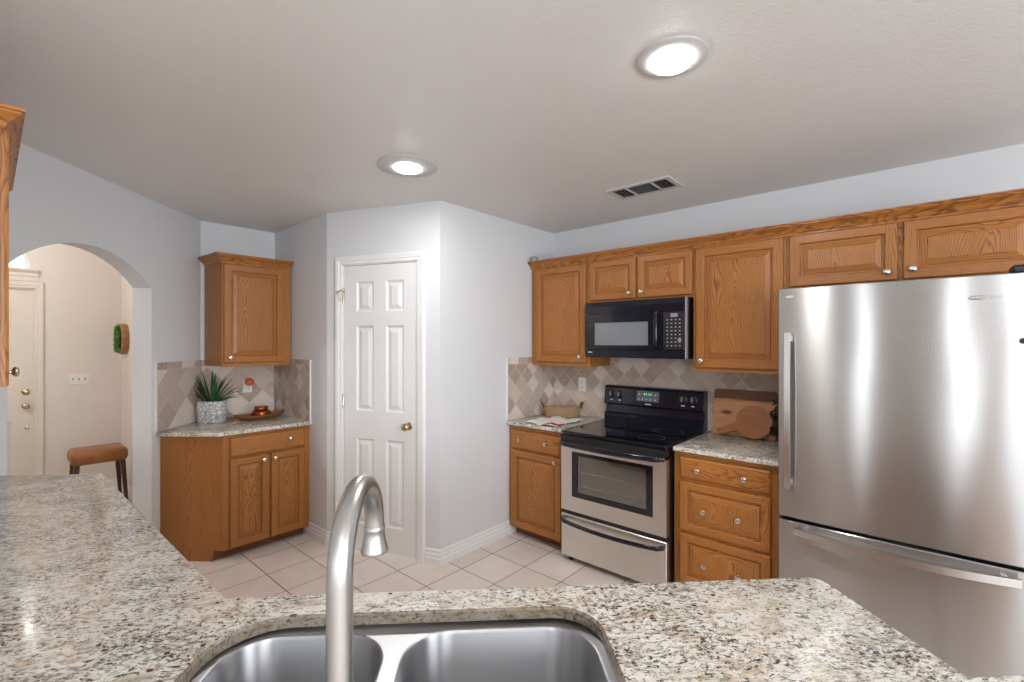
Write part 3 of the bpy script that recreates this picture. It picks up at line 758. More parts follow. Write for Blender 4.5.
def slab(poly, hole=None, z0=0.888, z1=0.914, e=0.005):
    mb = MB(); n = len(poly); ip = inset(poly, e)
    R = [[(x, y, z0) for x, y in poly], [(x, y, z1 - e) for x, y in poly], [(x, y, z1 - e * .3) for x, y in inset(poly, e * .3)], [(x, y, z1) for x, y in ip]]
    for a, b in zip(R[:-1], R[1:]):
        mb.add(a + b, [[i, (i + 1) % n, n + (i + 1) % n, n + i] for i in range(n)], 0, True)
    bm = bmesh.new()
    def cap(z, outer, inner):
        b = bmesh.new(); es = []
        for lp in [outer] + ([inner] if inner else []):
            vs = [b.verts.new((x, y, z)) for x, y in lp]
            es += [b.edges.new((vs[i], vs[(i + 1) % len(vs)])) for i in range(len(vs))]
        bmesh.ops.triangle_fill(b, edges=es, use_beauty=True)
        mb.bm(b, 0)
    hi = inset(hole, -e) if hole else None
    cap(z1, ip, hi); cap(z0, poly, hole)
    if hole:
        h = len(hole); R = [[(x, y, z0) for x, y in hole], [(x, y, z1 - e) for x, y in hole], [(x, y, z1) for x, y in hi]]
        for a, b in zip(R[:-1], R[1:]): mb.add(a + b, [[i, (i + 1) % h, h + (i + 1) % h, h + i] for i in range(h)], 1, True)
    return mb
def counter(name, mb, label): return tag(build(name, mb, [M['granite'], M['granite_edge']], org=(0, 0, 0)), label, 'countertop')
CY = 2.750
counter('granite_countertop', slab([(WX + 0.001, CY), (-1.957, CY), (-1.957, WY - 0.001), (WX + 0.001, WY - 0.001)]), 'short granite countertop left of the range, under the wicker basket')
counter('granite_countertop', slab([(-1.131, CY), (-0.552, CY), (-0.552, WY - 0.001), (-1.131, WY - 0.001)]), 'short granite countertop right of the range, under the cutting boards')
pn = FA.pt(0.515, 0.001, 0)[:2]
counter('granite_countertop', slab(rounded([FA.pt(0.002, 0.001, 0)[:2], pn, (-3.648, 1.055), (-3.640, 1.7105), (-4.359, 1.7105), (-4.359, 1.141)], {1: 0.02, 2: 0.06})), 'angled granite countertop in the nook, under the agave pot')
PEN = [(-3.250, 0.038), (-2.940, 0.366), (-1.286, 0.388), (-0.211, 1.474), (0.063, 1.218), (0.313, 1.468), (0.560, 1.221), (-0.941, -0.279), (-2.936, -0.279)]
hole = [FP.pt(u, w, 0)[:2] for u, w in rounded([(-0.566, 0.68), (0.258, 0.68), (0.258, 1.091), (-0.566, 1.091)], {0: 0.09, 1: 0.09, 2: 0.10, 3: 0.14})]
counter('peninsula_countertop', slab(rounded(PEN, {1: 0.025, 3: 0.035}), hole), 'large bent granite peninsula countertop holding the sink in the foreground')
# body below the peninsula
pb = inset(PEN, 0.035); body = MB()
body.prism(pb, 0.09, 0.886, 0, top=False, bottom=False)
tz = inset(PEN, 0.10); body.prism(tz, 0.0, 0.09, 0, top=False, bottom=False); 
body.add([(x, y, 0.09) for x, y in pb] + [(x, y, 0.09) for x, y in tz], [[i, (i + 1) % 9, 9 + (i + 1) % 9, 9 + i] for i in range(9)], 0)
t = thing('peninsula_cabinet', (-1.4, 0.1, 0), 'oak peninsula base carrying the big granite countertop with the sink', 'cabinet')
build('body', body, OAK, t)
for a, b in ((-2.70, -2.28), (-2.26, -1.84), (-1.82, -1.42)):
    d = build('door', door_mesh(FL, a, b, 0.12, 0.84, 0.334), OAK, t); build('knob', knob_mesh(FL, a + 0.05, 0.354, 0.78), M['knob'], d)
# sink
t = thing('double_bowl_sink', FP.pt(-0.15, 0.88, 0.70), 'undermount double-bowl stainless sink set in the granite peninsula', 'sink')
def bowl(u0, u1, w0, w1, depth):
    mb = MB(); zt = 0.876
    def loop(ins, z, r): return [FP.pt(u, w, z) for u, w in rounded([(u0 + ins, w0 + ins), (u1 - ins, w0 + ins), (u1 - ins, w1 - ins), (u0 + ins, w1 - ins)], {k: max(0.02, r - ins) for k in range(4)})]
    R = [loop(-0.006, zt + 0.004, 0.10), loop(-0.002, zt + 0.003, 0.10), loop(0.002, zt - 0.004, 0.10), loop(0.012, zt - depth + 0.05, 0.10), loop(0.022, zt - depth + 0.018, 0.10), loop(0.05, zt - depth, 0.10)]
    n = len(R[0])
    for a, b in zip(R[:-1], R[1:]): mb.add(a + b, [[i, (i + 1) % n, n + (i + 1) % n, n + i] for i in range(n)], 0, True)
    mb.add(R[-1], [list(range(n))], 0); return mb, R[0]
bl, l1 = bowl(-0.548, -0.214, 0.70, 1.070, 0.20); br, l2 = bowl(-0.168, 0.240, 0.70, 1.070, 0.22)
build('bowl', bl, M['sink'], t); build('bowl', br, M['sink'], t)
rim = MB(); b = bmesh.new(); es = []
for lp in ([FP.pt(u, w, 0.884) for u, w in rounded([(-0.59, 0.66), (0.282, 0.66), (0.282, 1.115), (-0.59, 1.115)], {k: 0.11 for k in range(4)})], l1, l2):
    vv = [b.verts.new(p) for p in lp]; es += [b.edges.new((vv[i], vv[(i + 1) % len(vv)])) for i in range(len(vv))]
bmesh.ops.triangle_fill(b, edges=es, use_beauty=True); rim.bm(b)
build('rim', rim, M['sink'], t)
for u, w, z in ((-0.38, 0.89, 0.673), (0.036, 0.89, 0.653)):
    build('drain', MB().lathe(FP.pt(u, w, z), [(0.045, 0), (0.045, 0.003), (0.036, 0.002), (0.01, 0.0025), (0, 0.003)]), M['nickel'], t)
# faucet
fb = Vector((-0.574, 0.307, 0)); fh = Vector((-0.704, 0.440, 0)); fd = (fh - fb).normalized(); reach = (fh - fb).length; ra = reach / 2
t = thing('gooseneck_faucet', (fb.x, fb.y, 0.914), 'tall brushed nickel gooseneck faucet rising in front of the sink', 'faucet')
FZ = 1.226
path = [fb + Vector((0, 0, z)) for z in (0.955, 1.0, 1.06, 1.12, 1.18, 1.22)]
for i in range(19):
    g = math.pi * i / 18; path.append(fb + fd * (ra - ra * math.cos(g)) + Vector((0, 0, FZ + ra * 1.02 * math.sin(g))))
path += [fh + Vector((0, 0, FZ - 0.006))]
build('spout', MB().tube(path, lambda s: 0.0172 - 0.0012 * s, 20, up=(-fd.y, fd.x, 0)), M['nickel'], t)
build('spray_head', MB().lathe(fh + Vector((0, 0, FZ - 0.004)), [(0.0155, 0.006), (0.0175, 0.003), (0.0175, -0.002), (0.0165, -0.004), (0.0172, -0.012), (0.0192, -0.024), (0.0220, -0.034), (0.0230, -0.037), (0.0220, -0.040), (0.0185, -0.040), (0.0175, -0.036), (0, -0.036)]), M['nickel'], t)
build('base', MB().lathe((fb.x, fb.y, 0.914), [(0.030, 0), (0.030, 0.006), (0.026, 0.014), (0.021, 0.030), (0.0175, 0.045)]), M['nickel'], t)
hl = MB().tube([fb + Vector((0, 0, 0.985)), fb + Vector((0.035, 0.035, 0.992))], 0.012, 14).tube([fb + Vector((0.03, 0.03, 0.995)), fb + Vector((0.06, 0.06, 1.03)), fb + Vector((0.075, 0.075, 1.055))], lambda s: 0.009 - 0.003 * s, 12)
build('lever_handle', hl, M['nickel'], t)

# ------------------------------------------------------------------ refrigerator
RX0, RX1, RY = -0.554, 0.372, 2.660
t = thing('refrigerator', ((RX0 + RX1) / 2, 3.0, 0), 'stainless steel bottom-freezer refrigerator at the right', 'refrigerator')
cs = MB().box(RX0 + 0.008, RX1 - 0.008, RY + 0.075, WY - 0.02, 0.02, 1.795, 0, 0.006).box(RX0 + 0.012, RX1 - 0.012, RY + 0.066, RY + 0.076, 0.02, 1.795)
build('body', cs, M['blackmatte'], t)
def fdoor_mesh(z0, z1):
    mb = MB(); n = 12; pts = []
    w = RX1 - RX0
    for i in range(n + 1):
        s = i / n; x = RX0 + 0.006 + (w - 0.012) * s; pts.append((x, RY + 0.004 - 0.010 * (1 - (2 * s - 1) ** 2)))
    prof = [(RX0, RY + 0.065), (RX0, RY + 0.014)] + pts + [(RX1, RY + 0.014), (RX1, RY + 0.065)]
    ip = inset(prof, 0.004); N = len(prof)
    R = [[(x, y, z0) for x, y in ip], [(x, y, z0 + 0.004) for x, y in prof], [(x, y, z1 - 0.004) for x, y in prof], [(x, y, z1) for x, y in ip]]
    for a, b in zip(R[:-1], R[1:]): mb.add(a + b, [[i, (i + 1) % N, N + (i + 1) % N, N + i] for i in range(N)], 0, True)
    mb.add(R[0], [list(range(N))]); mb.add(R[-1], [list(range(N))]); return mb
d1 = build('upper_door', fdoor_mesh(0.664, 1.812), M['steel'], t)
d2 = build('freezer_drawer', fdoor_mesh(0.085, 0.648), M['steel'], t)
build('kick_grille', MB().box(RX0 + 0.02, RX1 - 0.02, RY + 0.06, RY + 0.075, 0.01, 0.08), M['blackmatte'], t)
build('hinge_cover', MB().box(0.262, 0.352, RY + 0.012, RY + 0.115, 1.8125, 1.846, 0, 0.012, seg=3), M['blackmatte'], t)
# vertical door handle: flat bowed bar on two posts
hb = MB(); n = 14; L = []
for i in range(n + 1):
    s = i / n; z = 0.818 + 0.770 * s; L.append((z, RY - 0.048 - 0.016 * (1 - (2 * s - 1) ** 2)))
for (za, ya), (zb, yb) in zip(L[:-1], L[1:]):
    q = [(x, y + dy, z) for dy in (0, 0.010) for (y, z) in ((ya, za), (yb, zb)) for x in (-0.513, -0.488)]
    hb.add(q, [[0, 1, 3, 2], [4, 5, 7, 6], [0, 2, 6, 4], [1, 3, 7, 5]])
for z, y in (L[0], L[-1]): hb.add([(-0.513, y, z), (-0.488, y, z), (-0.488, y + 0.010, z), (-0.513, y + 0.010, z)], [[0, 1, 2, 3]])
for z in (0.845, 1.56): hb.box(-0.507, -0.494, RY - 0.040, RY + 0.004, z - 0.015, z + 0.015)
build('handle', hb, M['steel_bar'], d1)
hb = MB(); L = []
for i in range(n + 1):
    s = i / n; L.append((-0.474 + 0.757 * s, RY - 0.050 - 0.030 * (1 - (2 * s - 1) ** 2), 0.634 - 0.012 * (1 - (2 * s - 1) ** 2)))
for (xa, ya, za), (xb, yb, zb) in zip(L[:-1], L[1:]):
    q = [(x, y + dy, z + dz) for dy in (0, 0.016) for (x, y, z) in ((xa, ya, za), (xb, yb, zb)) for dz in (-0.032, 0)]
    hb.add(q, [[0, 1, 3, 2], [4, 5, 7, 6], [0, 2, 6, 4], [1, 3, 7, 5]])
for x, y, z in (L[0], L[-1]): hb.add([(x, y, z - 0.032), (x, y, z), (x, y + 0.016, z), (x, y + 0.016, z - 0.032)], [[0, 1, 2, 3]])
for x in (-0.430, 0.240): hb.box(x - 0.009, x + 0.009, RY - 0.044, RY + 0.004, 0.606, 0.620)
build('handle', hb, M['steel_bar'], d2)
def text_mesh(s, size, loc, fr_x, fr_z, depth=0.0006):
    cu = bpy.data.curves.new('lettering', 'FONT'); cu.body = s; cu.size = size; cu.extrude = depth
    o = bpy.data.objects.new('lettering', cu); SC.collection.objects.link(o); bpy.context.view_layer.update()
    me = bpy.data.meshes.new_from_object(o); mb = MB()
    X, Z = Vector(fr_x), Vector(fr_z); N = X.cross(Z)
    mb.add([Vector(loc) + X * v.co.x + Z * v.co.y + N * v.co.z for v in me.vertices], [list(p.vertices) for p in me.polygons])
    bpy.data.objects.remove(o, do_unlink=True); bpy.data.curves.remove(cu); bpy.data.meshes.remove(me); return mb
def emblem(xc, zc, s):
    mb = MB(); y = RY - 0.0055
    ring = [(xc + s * math.cos(a) , y - 0.002, zc + s * 0.26 * math.sin(a)) for a in [math.radians(40 + 300 * i / 30) for i in range(31)]]
    mb.tube(ring, lambda k: 0.0010 + s * 0.05 * math.sin(math.pi * k), 8)
    return mb
e = build('emblem', emblem(0.165, 1.722, 0.026), M['knob'], d1)
build('lettering', text_mesh('Whirlpool', 0.018, (0.158, RY - 0.0065, 1.718), (1, 0, 0), (0, 0, 1)), M['nickel'], d1)
build('maker_badge', MB().lathe((-0.500, RY + 0.003, 1.768), [(0.012, 0), (0.012, 0.003), (0.009, 0.005), (0, 0.005)], (0, -1, 0), 24, 0, (1.5, 0.55)), M['mark'], d1)
tag(build('fridge_magnet', MB().lathe((0.292, RY - 0.0005, 1.546), [(0.0105, 0), (0.0115, 0.004), (0.008, 0.008), (0, 0.009)], (0, -1, 0), 20), M['dirtgrey']), 'small dark round magnet on the refrigerator door near the right edge', 'magnet')

# ------------------------------------------------------------------ range
GX0, GX1, GY = -1.925, -1.150, 2.700
t = thing('electric_range', ((GX0 + GX1) / 2, 3.0, 0), 'stainless and black electric range with oven window and glass cooktop', 'range')
bd = MB().box(GX0 + 0.004, GX1 - 0.002, GY + 0.040, WY - 0.03, 0.04, 0.895)
build('body', bd, M['black'], t)
for x in (GX0 + 0.05, GX1 - 0.05):
    for y in (GY + 0.055, WY - 0.09): build('foot', MB().lathe((x, y, 0), [(0.018, 0), (0.018, 0.012), (0.010, 0.014), (0.010, 0.042)], n=14), M['blackmatte'], t)
ct = MB().box(GX0 + 0.018, GX1, GY - 0.010, 3.300, 0.893, 0.920, 0, 0.008, seg=2)
cook = build('cooktop', ct, M['blackglass'], t)
for x, y, r in ((-1.75, 2.88, 0.10), (-1.33, 2.88, 0.085), (-1.75, 3.15, 0.075), (-1.33, 3.15, 0.10)):
    q = []
    for rr in (r, r - 0.003): q += [(x + rr * math.cos(2 * math.pi * i / 48), y + rr * math.sin(2 * math.pi * i / 48), 0.9204) for i in range(48)]
    build('burner', MB().add(q, [[i, (i + 1) % 48, 48 + (i + 1) % 48, 48 + i] for i in range(48)]), M['grey'], cook)
vt = MB().extr([(-GY - 0.018, 0.832), (-GY + 0.002, 0.835), (-GY + 0.006, 0.860), (-GY + 0.006, 0.890), (-GY - 0.018, 0.892), (-GY - 0.06, 0.892), (-GY - 0.06, 0.832)], GX0 + 0.002, GX1 - 0.002, FR)
build('vent_trim', vt, M['blackmatte'], t)
# oven door with window
od = MB()
dz0, dz1 = 0.365, 0.850; wx0, wx1, wz0, wz1 = -1.832, -1.238, 0.468, 0.782
panel = [(GX0 + 0.002, wx0, dz0, dz1), (wx1, GX1 - 0.002, dz0, dz1), (wx0, wx1, dz0, wz0), (wx0, wx1, wz1, dz1)]
for a, b, c, d in panel: od.add([(a, GY, c), (b, GY, c), (b, GY, d), (a, GY, d)], [[0, 1, 2, 3]])
o4 = [(GX0 + 0.002, dz0), (GX1 - 0.002, dz0), (GX1 - 0.002, dz1), (GX0 + 0.002, dz1)]; i4 = [(wx0, wz0), (wx1, wz0), (wx1, wz1), (wx0, wz1)]
for lp in (o4, i4):
    for i in range(4):
        a, b = lp[i], lp[(i + 1) % 4]; od.add([(a[0], GY, a[1]), (b[0], GY, b[1]), (b[0], GY + 0.036, b[1]), (a[0], GY + 0.036, a[1])], [[0, 1, 2, 3]])
odoor = build('oven_door', od, M['steel_range'], t)
bz = 0.044
wf = MB()
for a, b, c, d in ((wx0, wx0 + bz, wz0, wz1), (wx1 - bz, wx1, wz0, wz1), (wx0 + bz, wx1 - bz, wz0, wz0 + bz * .8), (wx0 + bz, wx1 - bz, wz1 - bz * .55, wz1)):
    wf.box(a, b, GY - 0.001, GY + 0.012, c, d)
build('window_frame', wf, M['blackglass'], odoor, label='black glass border of the oven window')
cv = MB(); x0, x1, z0, z1, y0, y1 = wx0 + bz, wx1 - bz, wz0 + bz * .8, wz1 - bz * .55, GY + 0.010, GY + 0.038
cv.add([(x0, y1, z0), (x1, y1, z0), (x1, y1, z1), (x0, y1, z1), (x0, y0, z0), (x1, y0, z0), (x1, y0, z1), (x0, y0, z1)], [[0, 1, 2, 3], [0, 1, 5, 4], [1, 2, 6, 5], [2, 3, 7, 6], [3, 0, 4, 7]])
build('oven_interior', cv, M['cavity'], odoor)
rk = MB()
for z in (0.545, 0.640): rk.tube([(x0 + 0.005, GY + 0.026, z), (x1 - 0.005, GY + 0.026, z)], 0.0030, 8)
rk.tube([(x0 + 0.02, GY + 0.026, z0 + .01), (x0 + 0.02, GY + 0.026, z1 - .01)], 0.0030, 8)
build('oven_rack', rk, M['knob'], odoor)
build('window_pane', MB().box(x0, x1, GY + 0.004, GY + 0.008, z0, z1), M['ovenglass'], odoor)
def bowbar(x0, x1, y0, bow, z, droop, rz, ry, end=0.05):
    p = []
    for i in range(25):
        s = i / 24; k = 1 - (2 * s - 1) ** 2; e = min(1, min(s, 1 - s) / end)
        p.append((x0 + (x1 - x0) * s, y0 - 0.012 - (0.030 * math.sin(e * math.pi / 2) + bow * k), z - droop * k))
    return MB().tube(p, lambda s: 1.0, 14, flat=(ry, rz))
h = bowbar(GX0 + 0.012, GX1 - 0.014, GY, 0.016, 0.838, 0.006, 0.017, 0.010)
build('handle', h, M['black'], odoor, label='black bowed oven door handle')
dw = MB().box(GX0 + 0.002, GX1 - 0.002, GY, GY + 0.04, 0.042, 0.335, 0, 0.004)
drw = build('storage_drawer', dw, M['steel_range'], t)
build('drawer_gap', MB().box(GX0 + 0.004, GX1 - 0.004, GY + 0.012, GY + 0.04, 0.332, 0.368), M['blackmatte'], t)
build('handle', bowbar(GX0 + 0.012, GX1 - 0.014, GY, 0.020, 0.305, 0.014, 0.014, 0.010), M['black'], drw, label='black bowed drawer handle')
# backguard
bgp = [(-3.378, 0.92), (-3.290, 0.92), (-3.286, 0.965), (-3.300, 0.985), (-3.312, 0.990), (-3.320, 1.046), (-3.300, 1.050), (-3.285, 1.062), (-3.302, 1.180), (-3.315, 1.196), (-3.345, 1.200), (-3.378, 1.196)]
bg = build('backguard', MB().extr(bgp, GX0 + 0.006, GX1 + 0.010, FR), M['black'], t)
sl = Vector((0, 3.302 - 3.285, 1.180 - 1.062)).normalized(); nb = Vector((0, -sl.z, sl.y))
def onbg(x, z, out=0.0):
    k = (z - 1.062) / sl.z; return Vector((x, 3.285 + sl.y * k, z)) + nb * out
for x in (-1.853, -1.782, -1.283, -1.212):
    kb = MB().lathe(onbg(x, 1.132), [(0.030, 0), (0.030, 0.004), (0.023, 0.008), (0.021, 0.022), (0.018, 0.025), (0, 0.025)], nb)
    q = [onbg(x + dx, 1.132 + dz, 0.0252) for dx, dz in ((-0.003, -0.016), (0.003, -0.016), (0.003, 0.016), (-0.003, 0.016))]
    k = build('control_knob', kb, M['blackmatte'], bg)
    build('pointer', MB().add(q + [p + nb * 0.006 for p in q], [[4, 5, 6, 7], [0, 1, 5, 4], [1, 2, 6, 5], [2, 3, 7, 6], [3, 0, 4, 7]]), M['greymid'], k)
def bgplate(x0, x1, z0, z1, out):
    q = [onbg(x, z, -0.001) for x, z in ((x0, z0), (x1, z0), (x1, z1), (x0, z1))]; r = [p + nb * (out + 0.001) for p in q]
    return MB().add(q + r, [[4, 5, 6, 7], [0, 1, 5, 4], [1, 2, 6, 5], [2, 3, 7, 6], [3, 0, 4, 7]])
dsp = build('clock_panel', bgplate(-1.640, -1.462, 1.094, 1.172, 0.002), M['grey'], bg)
dg = MB()
for x in (-1.582, -1.566, -1.546, -1.530):
    q = bgplate(x, x + 0.0075, 1.142, 1.155, 0.0028); dg.add(q.v, q.f)
build('clock_digits', dg, M['led'], dsp, label='green lit clock digits')
for x, z in ((-1.622, 1.146), (-1.49, 1.146), (-1.622, 1.110), (-1.59, 1.110), (-1.56, 1.110), (-1.53, 1.110), (-1.49, 1.110)):
    build('button', bgplate(x - 0.006, x + 0.006, z - 0.005, z + 0.005, 0.0028), M['mark'], dsp)
for x, z, w in ((-1.545, 1.075, 0.024), (-1.853, 1.088, 0.011), (-1.782, 1.088, 0.011), (-1.283, 1.088, 0.013), (-1.212, 1.088, 0.011)):
    build('printed_mark', bgplate(x - w, x + w, z - 0.004, z + 0.004, 0.0006), M['mark'], bg)

# ------------------------------------------------------------------ microwave
MX0, MX1, MY, MZ0, MZ1 = -1.905, -1.142, 2.990, 1.430, 1.838
t = thing('microwave', ((MX0 + MX1) / 2, 3.19, MZ0), 'black over-the-range microwave with grey window', 'microwave')
build('body', MB().box(MX0, MX1, MY + 0.022, WY - 0.012, MZ0, MZ1, 0, 0.003), M['black'], t)
build('vent_grille', MB().extr([(-MY + 0.002, 1.748), (-MY + 0.004, 1.80), (-MY - 0.006, MZ1 - 0.002), (-MY - 0.022, MZ1 - 0.002), (-MY - 0.022, 1.748)], MX0, MX1, FR), M['black'], t)
build('lower_panel', MB().box(MX0, MX1, MY, MY + 0.022, MZ0 + 0.001, 1.488, 0, 0.002), M['black'], t)
dr = MB(); dx0, dx1 = MX0 + 0.001, -1.304; vz0, vz1, vx0, vx1 = 1.520, 1.684, -1.826, -1.404
for a, b, c, d in ((dx0, vx0, 1.492, 1.744), (vx1, dx1, 1.492, 1.744), (vx0, vx1, 1.492, vz0), (vx0, vx1, vz1, 1.744)): dr.box(a, b, MY - 0.004, MY + 0.021, c, d)
mdoor = build('door', dr, M['black'], t)
build('window', MB().box(vx0, vx1, MY + 0.001, MY + 0.020, vz0, vz1), M['greyglass'], mdoor, label='grey mesh window')
hm = MB().tube([(-1.338, MY - 0.003, 1.506), (-1.338, MY - 0.030, 1.516), (-1.338, MY - 0.036, 1.56), (-1.338, MY - 0.036, 1.69), (-1.338, MY - 0.030, 1.732), (-1.338, MY - 0.003, 1.740)], 1.0, 12, flat=(0.014, 0.009), up=(0, 1, 0))
build('handle', hm, M['black'], mdoor)
cp = build('control_panel', MB().box(-1.300, MX1 - 0.012, MY - 0.003, MY + 0.021, 1.492, 1.744, 0, 0.0015), M['blackmatte'], t)
build('edge_reflection', MB().box(MX1 - 0.009, MX1 + 0.0005, MY - 0.0055, MY + 0.021, 1.432, 1.836, 0, 0.002), M['greymid'], t, label='vertical strip painted as the edge reflection')  # grey strip stands in for the reflection along the body's edge
build('display', MB().box(-1.246, -1.200, MY - 0.0040, MY, 1.708, 1.732), M['greymid'], cp)
for j in range(8):
    for i in range(4):
        x = -1.268 + i * 0.0275; z = 1.690 - j * 0.0245
        build('key', MB().box(x - 0.0050, x + 0.0050, MY - 0.0040, MY, z - 0.0030, z + 0.0030), M['mark'], cp)
build('start_pad', MB().lathe((-1.187, MY - 0.003, 1.555), [(0.012, 0), (0.012, 0.0012), (0, 0.0013)], (0, -1, 0), 18), M['greymid'], cp)
build('maker_mark', MB().box(-1.885, -1.847, MY - 0.0008, MY + 0.001, 1.464, 1.472), M['mark'], t)
build('underside_light', MB().box(-1.65, -1.40, 3.06, 3.16, MZ0 - 0.002, MZ0 + 0.001), M['grey'], t)

# ------------------------------------------------------------------ ceiling lamps and vent
def lamp(x, y, r, rl, label, drop, power):
    t = thing('recessed_light', (x, y, CEIL - 0.03), label, 'ceiling light')
    build('trim_ring', MB().lathe((x, y, CEIL - 0.0005), [(r, 0), (r, -0.004), (r - 0.010, -0.008), (rl + 0.010, -0.010), (rl + 0.001, -0.010), (rl + 0.001, -0.003)], n=48), M['register'], t)
    build('lens', MB().lathe((x, y, CEIL - 0.0065), [(rl - 0.0005, 0), (rl - 0.001, -0.004), (rl * 0.93, -0.006 - drop * .7), (rl * 0.7, -0.008 - drop), (0, -0.011 - drop)], n=40), M['lens'], t, label='glowing round lens')
    d = bpy.data.lights.new('lamp_glow', 'AREA'); d.shape = 'DISK'; d.size = rl * 1.8; d.energy = power; d.color = (1.0, 0.985, 0.96)
    o = bpy.data.objects.new('lamp_glow', d); SC.collection.objects.link(o); o.parent = t; o.location = (0, 0, 0.03 - 0.024 - drop)
lamp(-2.150, 1.553, 0.165, 0.076, 'recessed ceiling light nearest the pantry door', 0.010, 8)
lamp(-0.650, 1.565, 0.118, 0.069, 'large bright recessed ceiling light, nearer the refrigerator', 0.016, 12)
for x, y in ((0.9, -1.2),):
    t = lamp(x, y, 0.12, 0.08, 'recessed ceiling light over the breakfast area behind the camera', 0.0, 10)
t = thing('ceiling_vent', (-1.32, 2.76, CEIL - 0.01), 'white ceiling air vent in front of the range wall', 'air vent')
vx0, vx1, vy0, vy1 = -1.535, -1.118, 2.648, 2.875
fr_ = MB(); ix0, ix1, iy0, iy1 = vx0 + 0.028, vx1 - 0.028, vy0 + 0.028, vy1 - 0.028
for a, b, c, d in ((vx0, vx1, vy0, iy0), (vx0, vx1, iy1, vy1), (vx0, ix0, iy0, iy1), (ix1, vx1, iy0, iy1)): fr_.box(a, b, c, d, CEIL - 0.010, CEIL - 0.0005)
for k in (0.27, 0.73): x = ix0 + (ix1 - ix0) * k; fr_.box(x - 0.005, x + 0.005, iy0, iy1, CEIL - 0.012, CEIL - 0.001)
build('frame', fr_, M['register'], t)
build('duct', MB().box(ix0, ix1, iy0, iy1, CEIL - 0.002, CEIL - 0.0006), M['ventdark'], t)
lv = MB()
def louvre(x0, x1, y0, y1, along):
    if along == 'x':
        for i in range(9):
            y = y0 + (y1 - y0) * (i + .5) / 9; lv.add([(x0, y, CEIL - 0.010), (x1, y, CEIL - 0.010), (x1, y + 0.006, CEIL - 0.003), (x0, y + 0.006, CEIL - 0.003)], [[0, 1, 2, 3]])
    else:
        for i in range(5):
            x = x0 + (x1 - x0) * (i + .5) / 5; lv.add([(x, y0, CEIL - 0.010), (x, y1, CEIL - 0.010), (x - 0.006, y1, CEIL - 0.003), (x - 0.006, y0, CEIL - 0.003)], [[0, 1, 2, 3]])
L_ = ix1 - ix0
louvre(ix0, ix0 + L_ * .27, iy0, iy1, 'y'); louvre(ix0 + L_ * .27, ix0 + L_ * .73, iy0, iy1, 'x'); louvre(ix0 + L_ * .73, ix1, iy0, iy1, 'y')
build('louvres', lv, M['greymid'], t)
# hall ceiling lamp
def hall_lamp(x, y, r, power, label):
    t = thing('hall_ceiling_light', (x, y, HC - 0.1), label, 'ceiling light')
    build('bowl', MB().lathe((x, y, HC - 0.002), [(r, 0), (r, -0.02), (r * .8, -0.045), (0, -0.055)], n=32), M['lens_soft'], t)
    d = bpy.data.lights.new('hall_glow', 'POINT'); d.energy = power; d.color = (1.0, 0.93, 0.86); d.shadow_soft_size = 0.04
    o = bpy.data.objects.new('hall_glow', d); SC.collection.objects.link(o); o.parent = t; o.location = (0, 0, -0.06)
hall_lamp(-5.77, 0.07, 0.07, 4, 'small flush ceiling light close to the front door in the entry hall')
hall_lamp(-4.75, -0.85, 0.11, 46, 'added unseen flush ceiling light that brightens the entry hall')  # second fixture, added out of view to light the hall evenly

# ------------------------------------------------------------------ small things: nook
def bez(p0, p1, p2, n=9): return [Vector(p0) * (1 - s) ** 2 + Vector(p1) * 2 * s * (1 - s) + Vector(p2) * s * s for s in [i / n for i in range(n + 1)]]
def blade(mb, p0, p1, p2, w, th=0.0016, m=0):
    """pointed leaf with a folded, thick cross-section"""
    P = bez(p0, p1, p2); vs = []; n = len(P)
    for i, p in enumerate(P):
        t = (P[min(i + 1, n - 1)] - P[max(i - 1, 0)]).normalized(); a = t.cross(Vector((0, 0, 1)))
        if a.length < 1e-3: a = Vector((1, 0, 0))
        a.normalize(); b = a.cross(t); s = i / (n - 1)
        ww = w * (0.65 + 0.35 * math.sin(min(1, s * 2.2) * math.pi / 2)) * (1 - s ** 3) + 0.0004
        vs += [p - a * ww + b * ww * 0.35, p - b * th, p + a * ww + b * ww * 0.35, p + b * th]
    mb.add(vs, [[j * 4 + i, j * 4 + (i + 1) % 4, (j + 1) * 4 + (i + 1) % 4, (j + 1) * 4 + i] for j in range(n - 1) for i in range(4)], m, True)
pc = Vector((-4.190, 1.172, 0.9145)); eR = Vector((0.749, 0.6626, 0)); eF = Vector((-0.6626, 0.749, 0))
t = thing('potted_agave', pc, 'spiky green agave in a whitewashed carved pot on the nook counter', 'plant')
def oval(prof, c, a, b, n=36):
    vs = []; mb = MB()
    for k, h in prof:
        for i in range(n):
            g = 2 * math.pi * i / n; co, si = math.cos(g), math.sin(g)
            q = 0.62; co = math.copysign(abs(co) ** q, co); si = math.copysign(abs(si) ** q, si)
            vs.append(c + eR * (a * k * co) + eF * (b * k * si) + Vector((0, 0, h)))
    mb.add(vs, [[j * n + i, j * n + (i + 1) % n, (j + 1) * n + (i + 1) % n, (j + 1) * n + i] for j in range(len(prof) - 1) for i in range(n)], 0, True)
    mb.add(vs[:n], [list(range(n))]); mb.add(vs[-n:], [list(range(n))]); return mb
build('pot', oval([(0.90, 0), (0.94, 0.006), (1.0, 0.09), (1.0, 0.160), (0.97, 0.166), (0.90, 0.164), (0.88, 0.145)], pc, 0.103, 0.062), M['pot'], t)
build('soil', oval([(0.88, 0.142), (0.88, 0.150)], pc, 0.101, 0.060), M['soil'], t)
ag = MB(); base = pc + Vector((0, 0, 0.145))
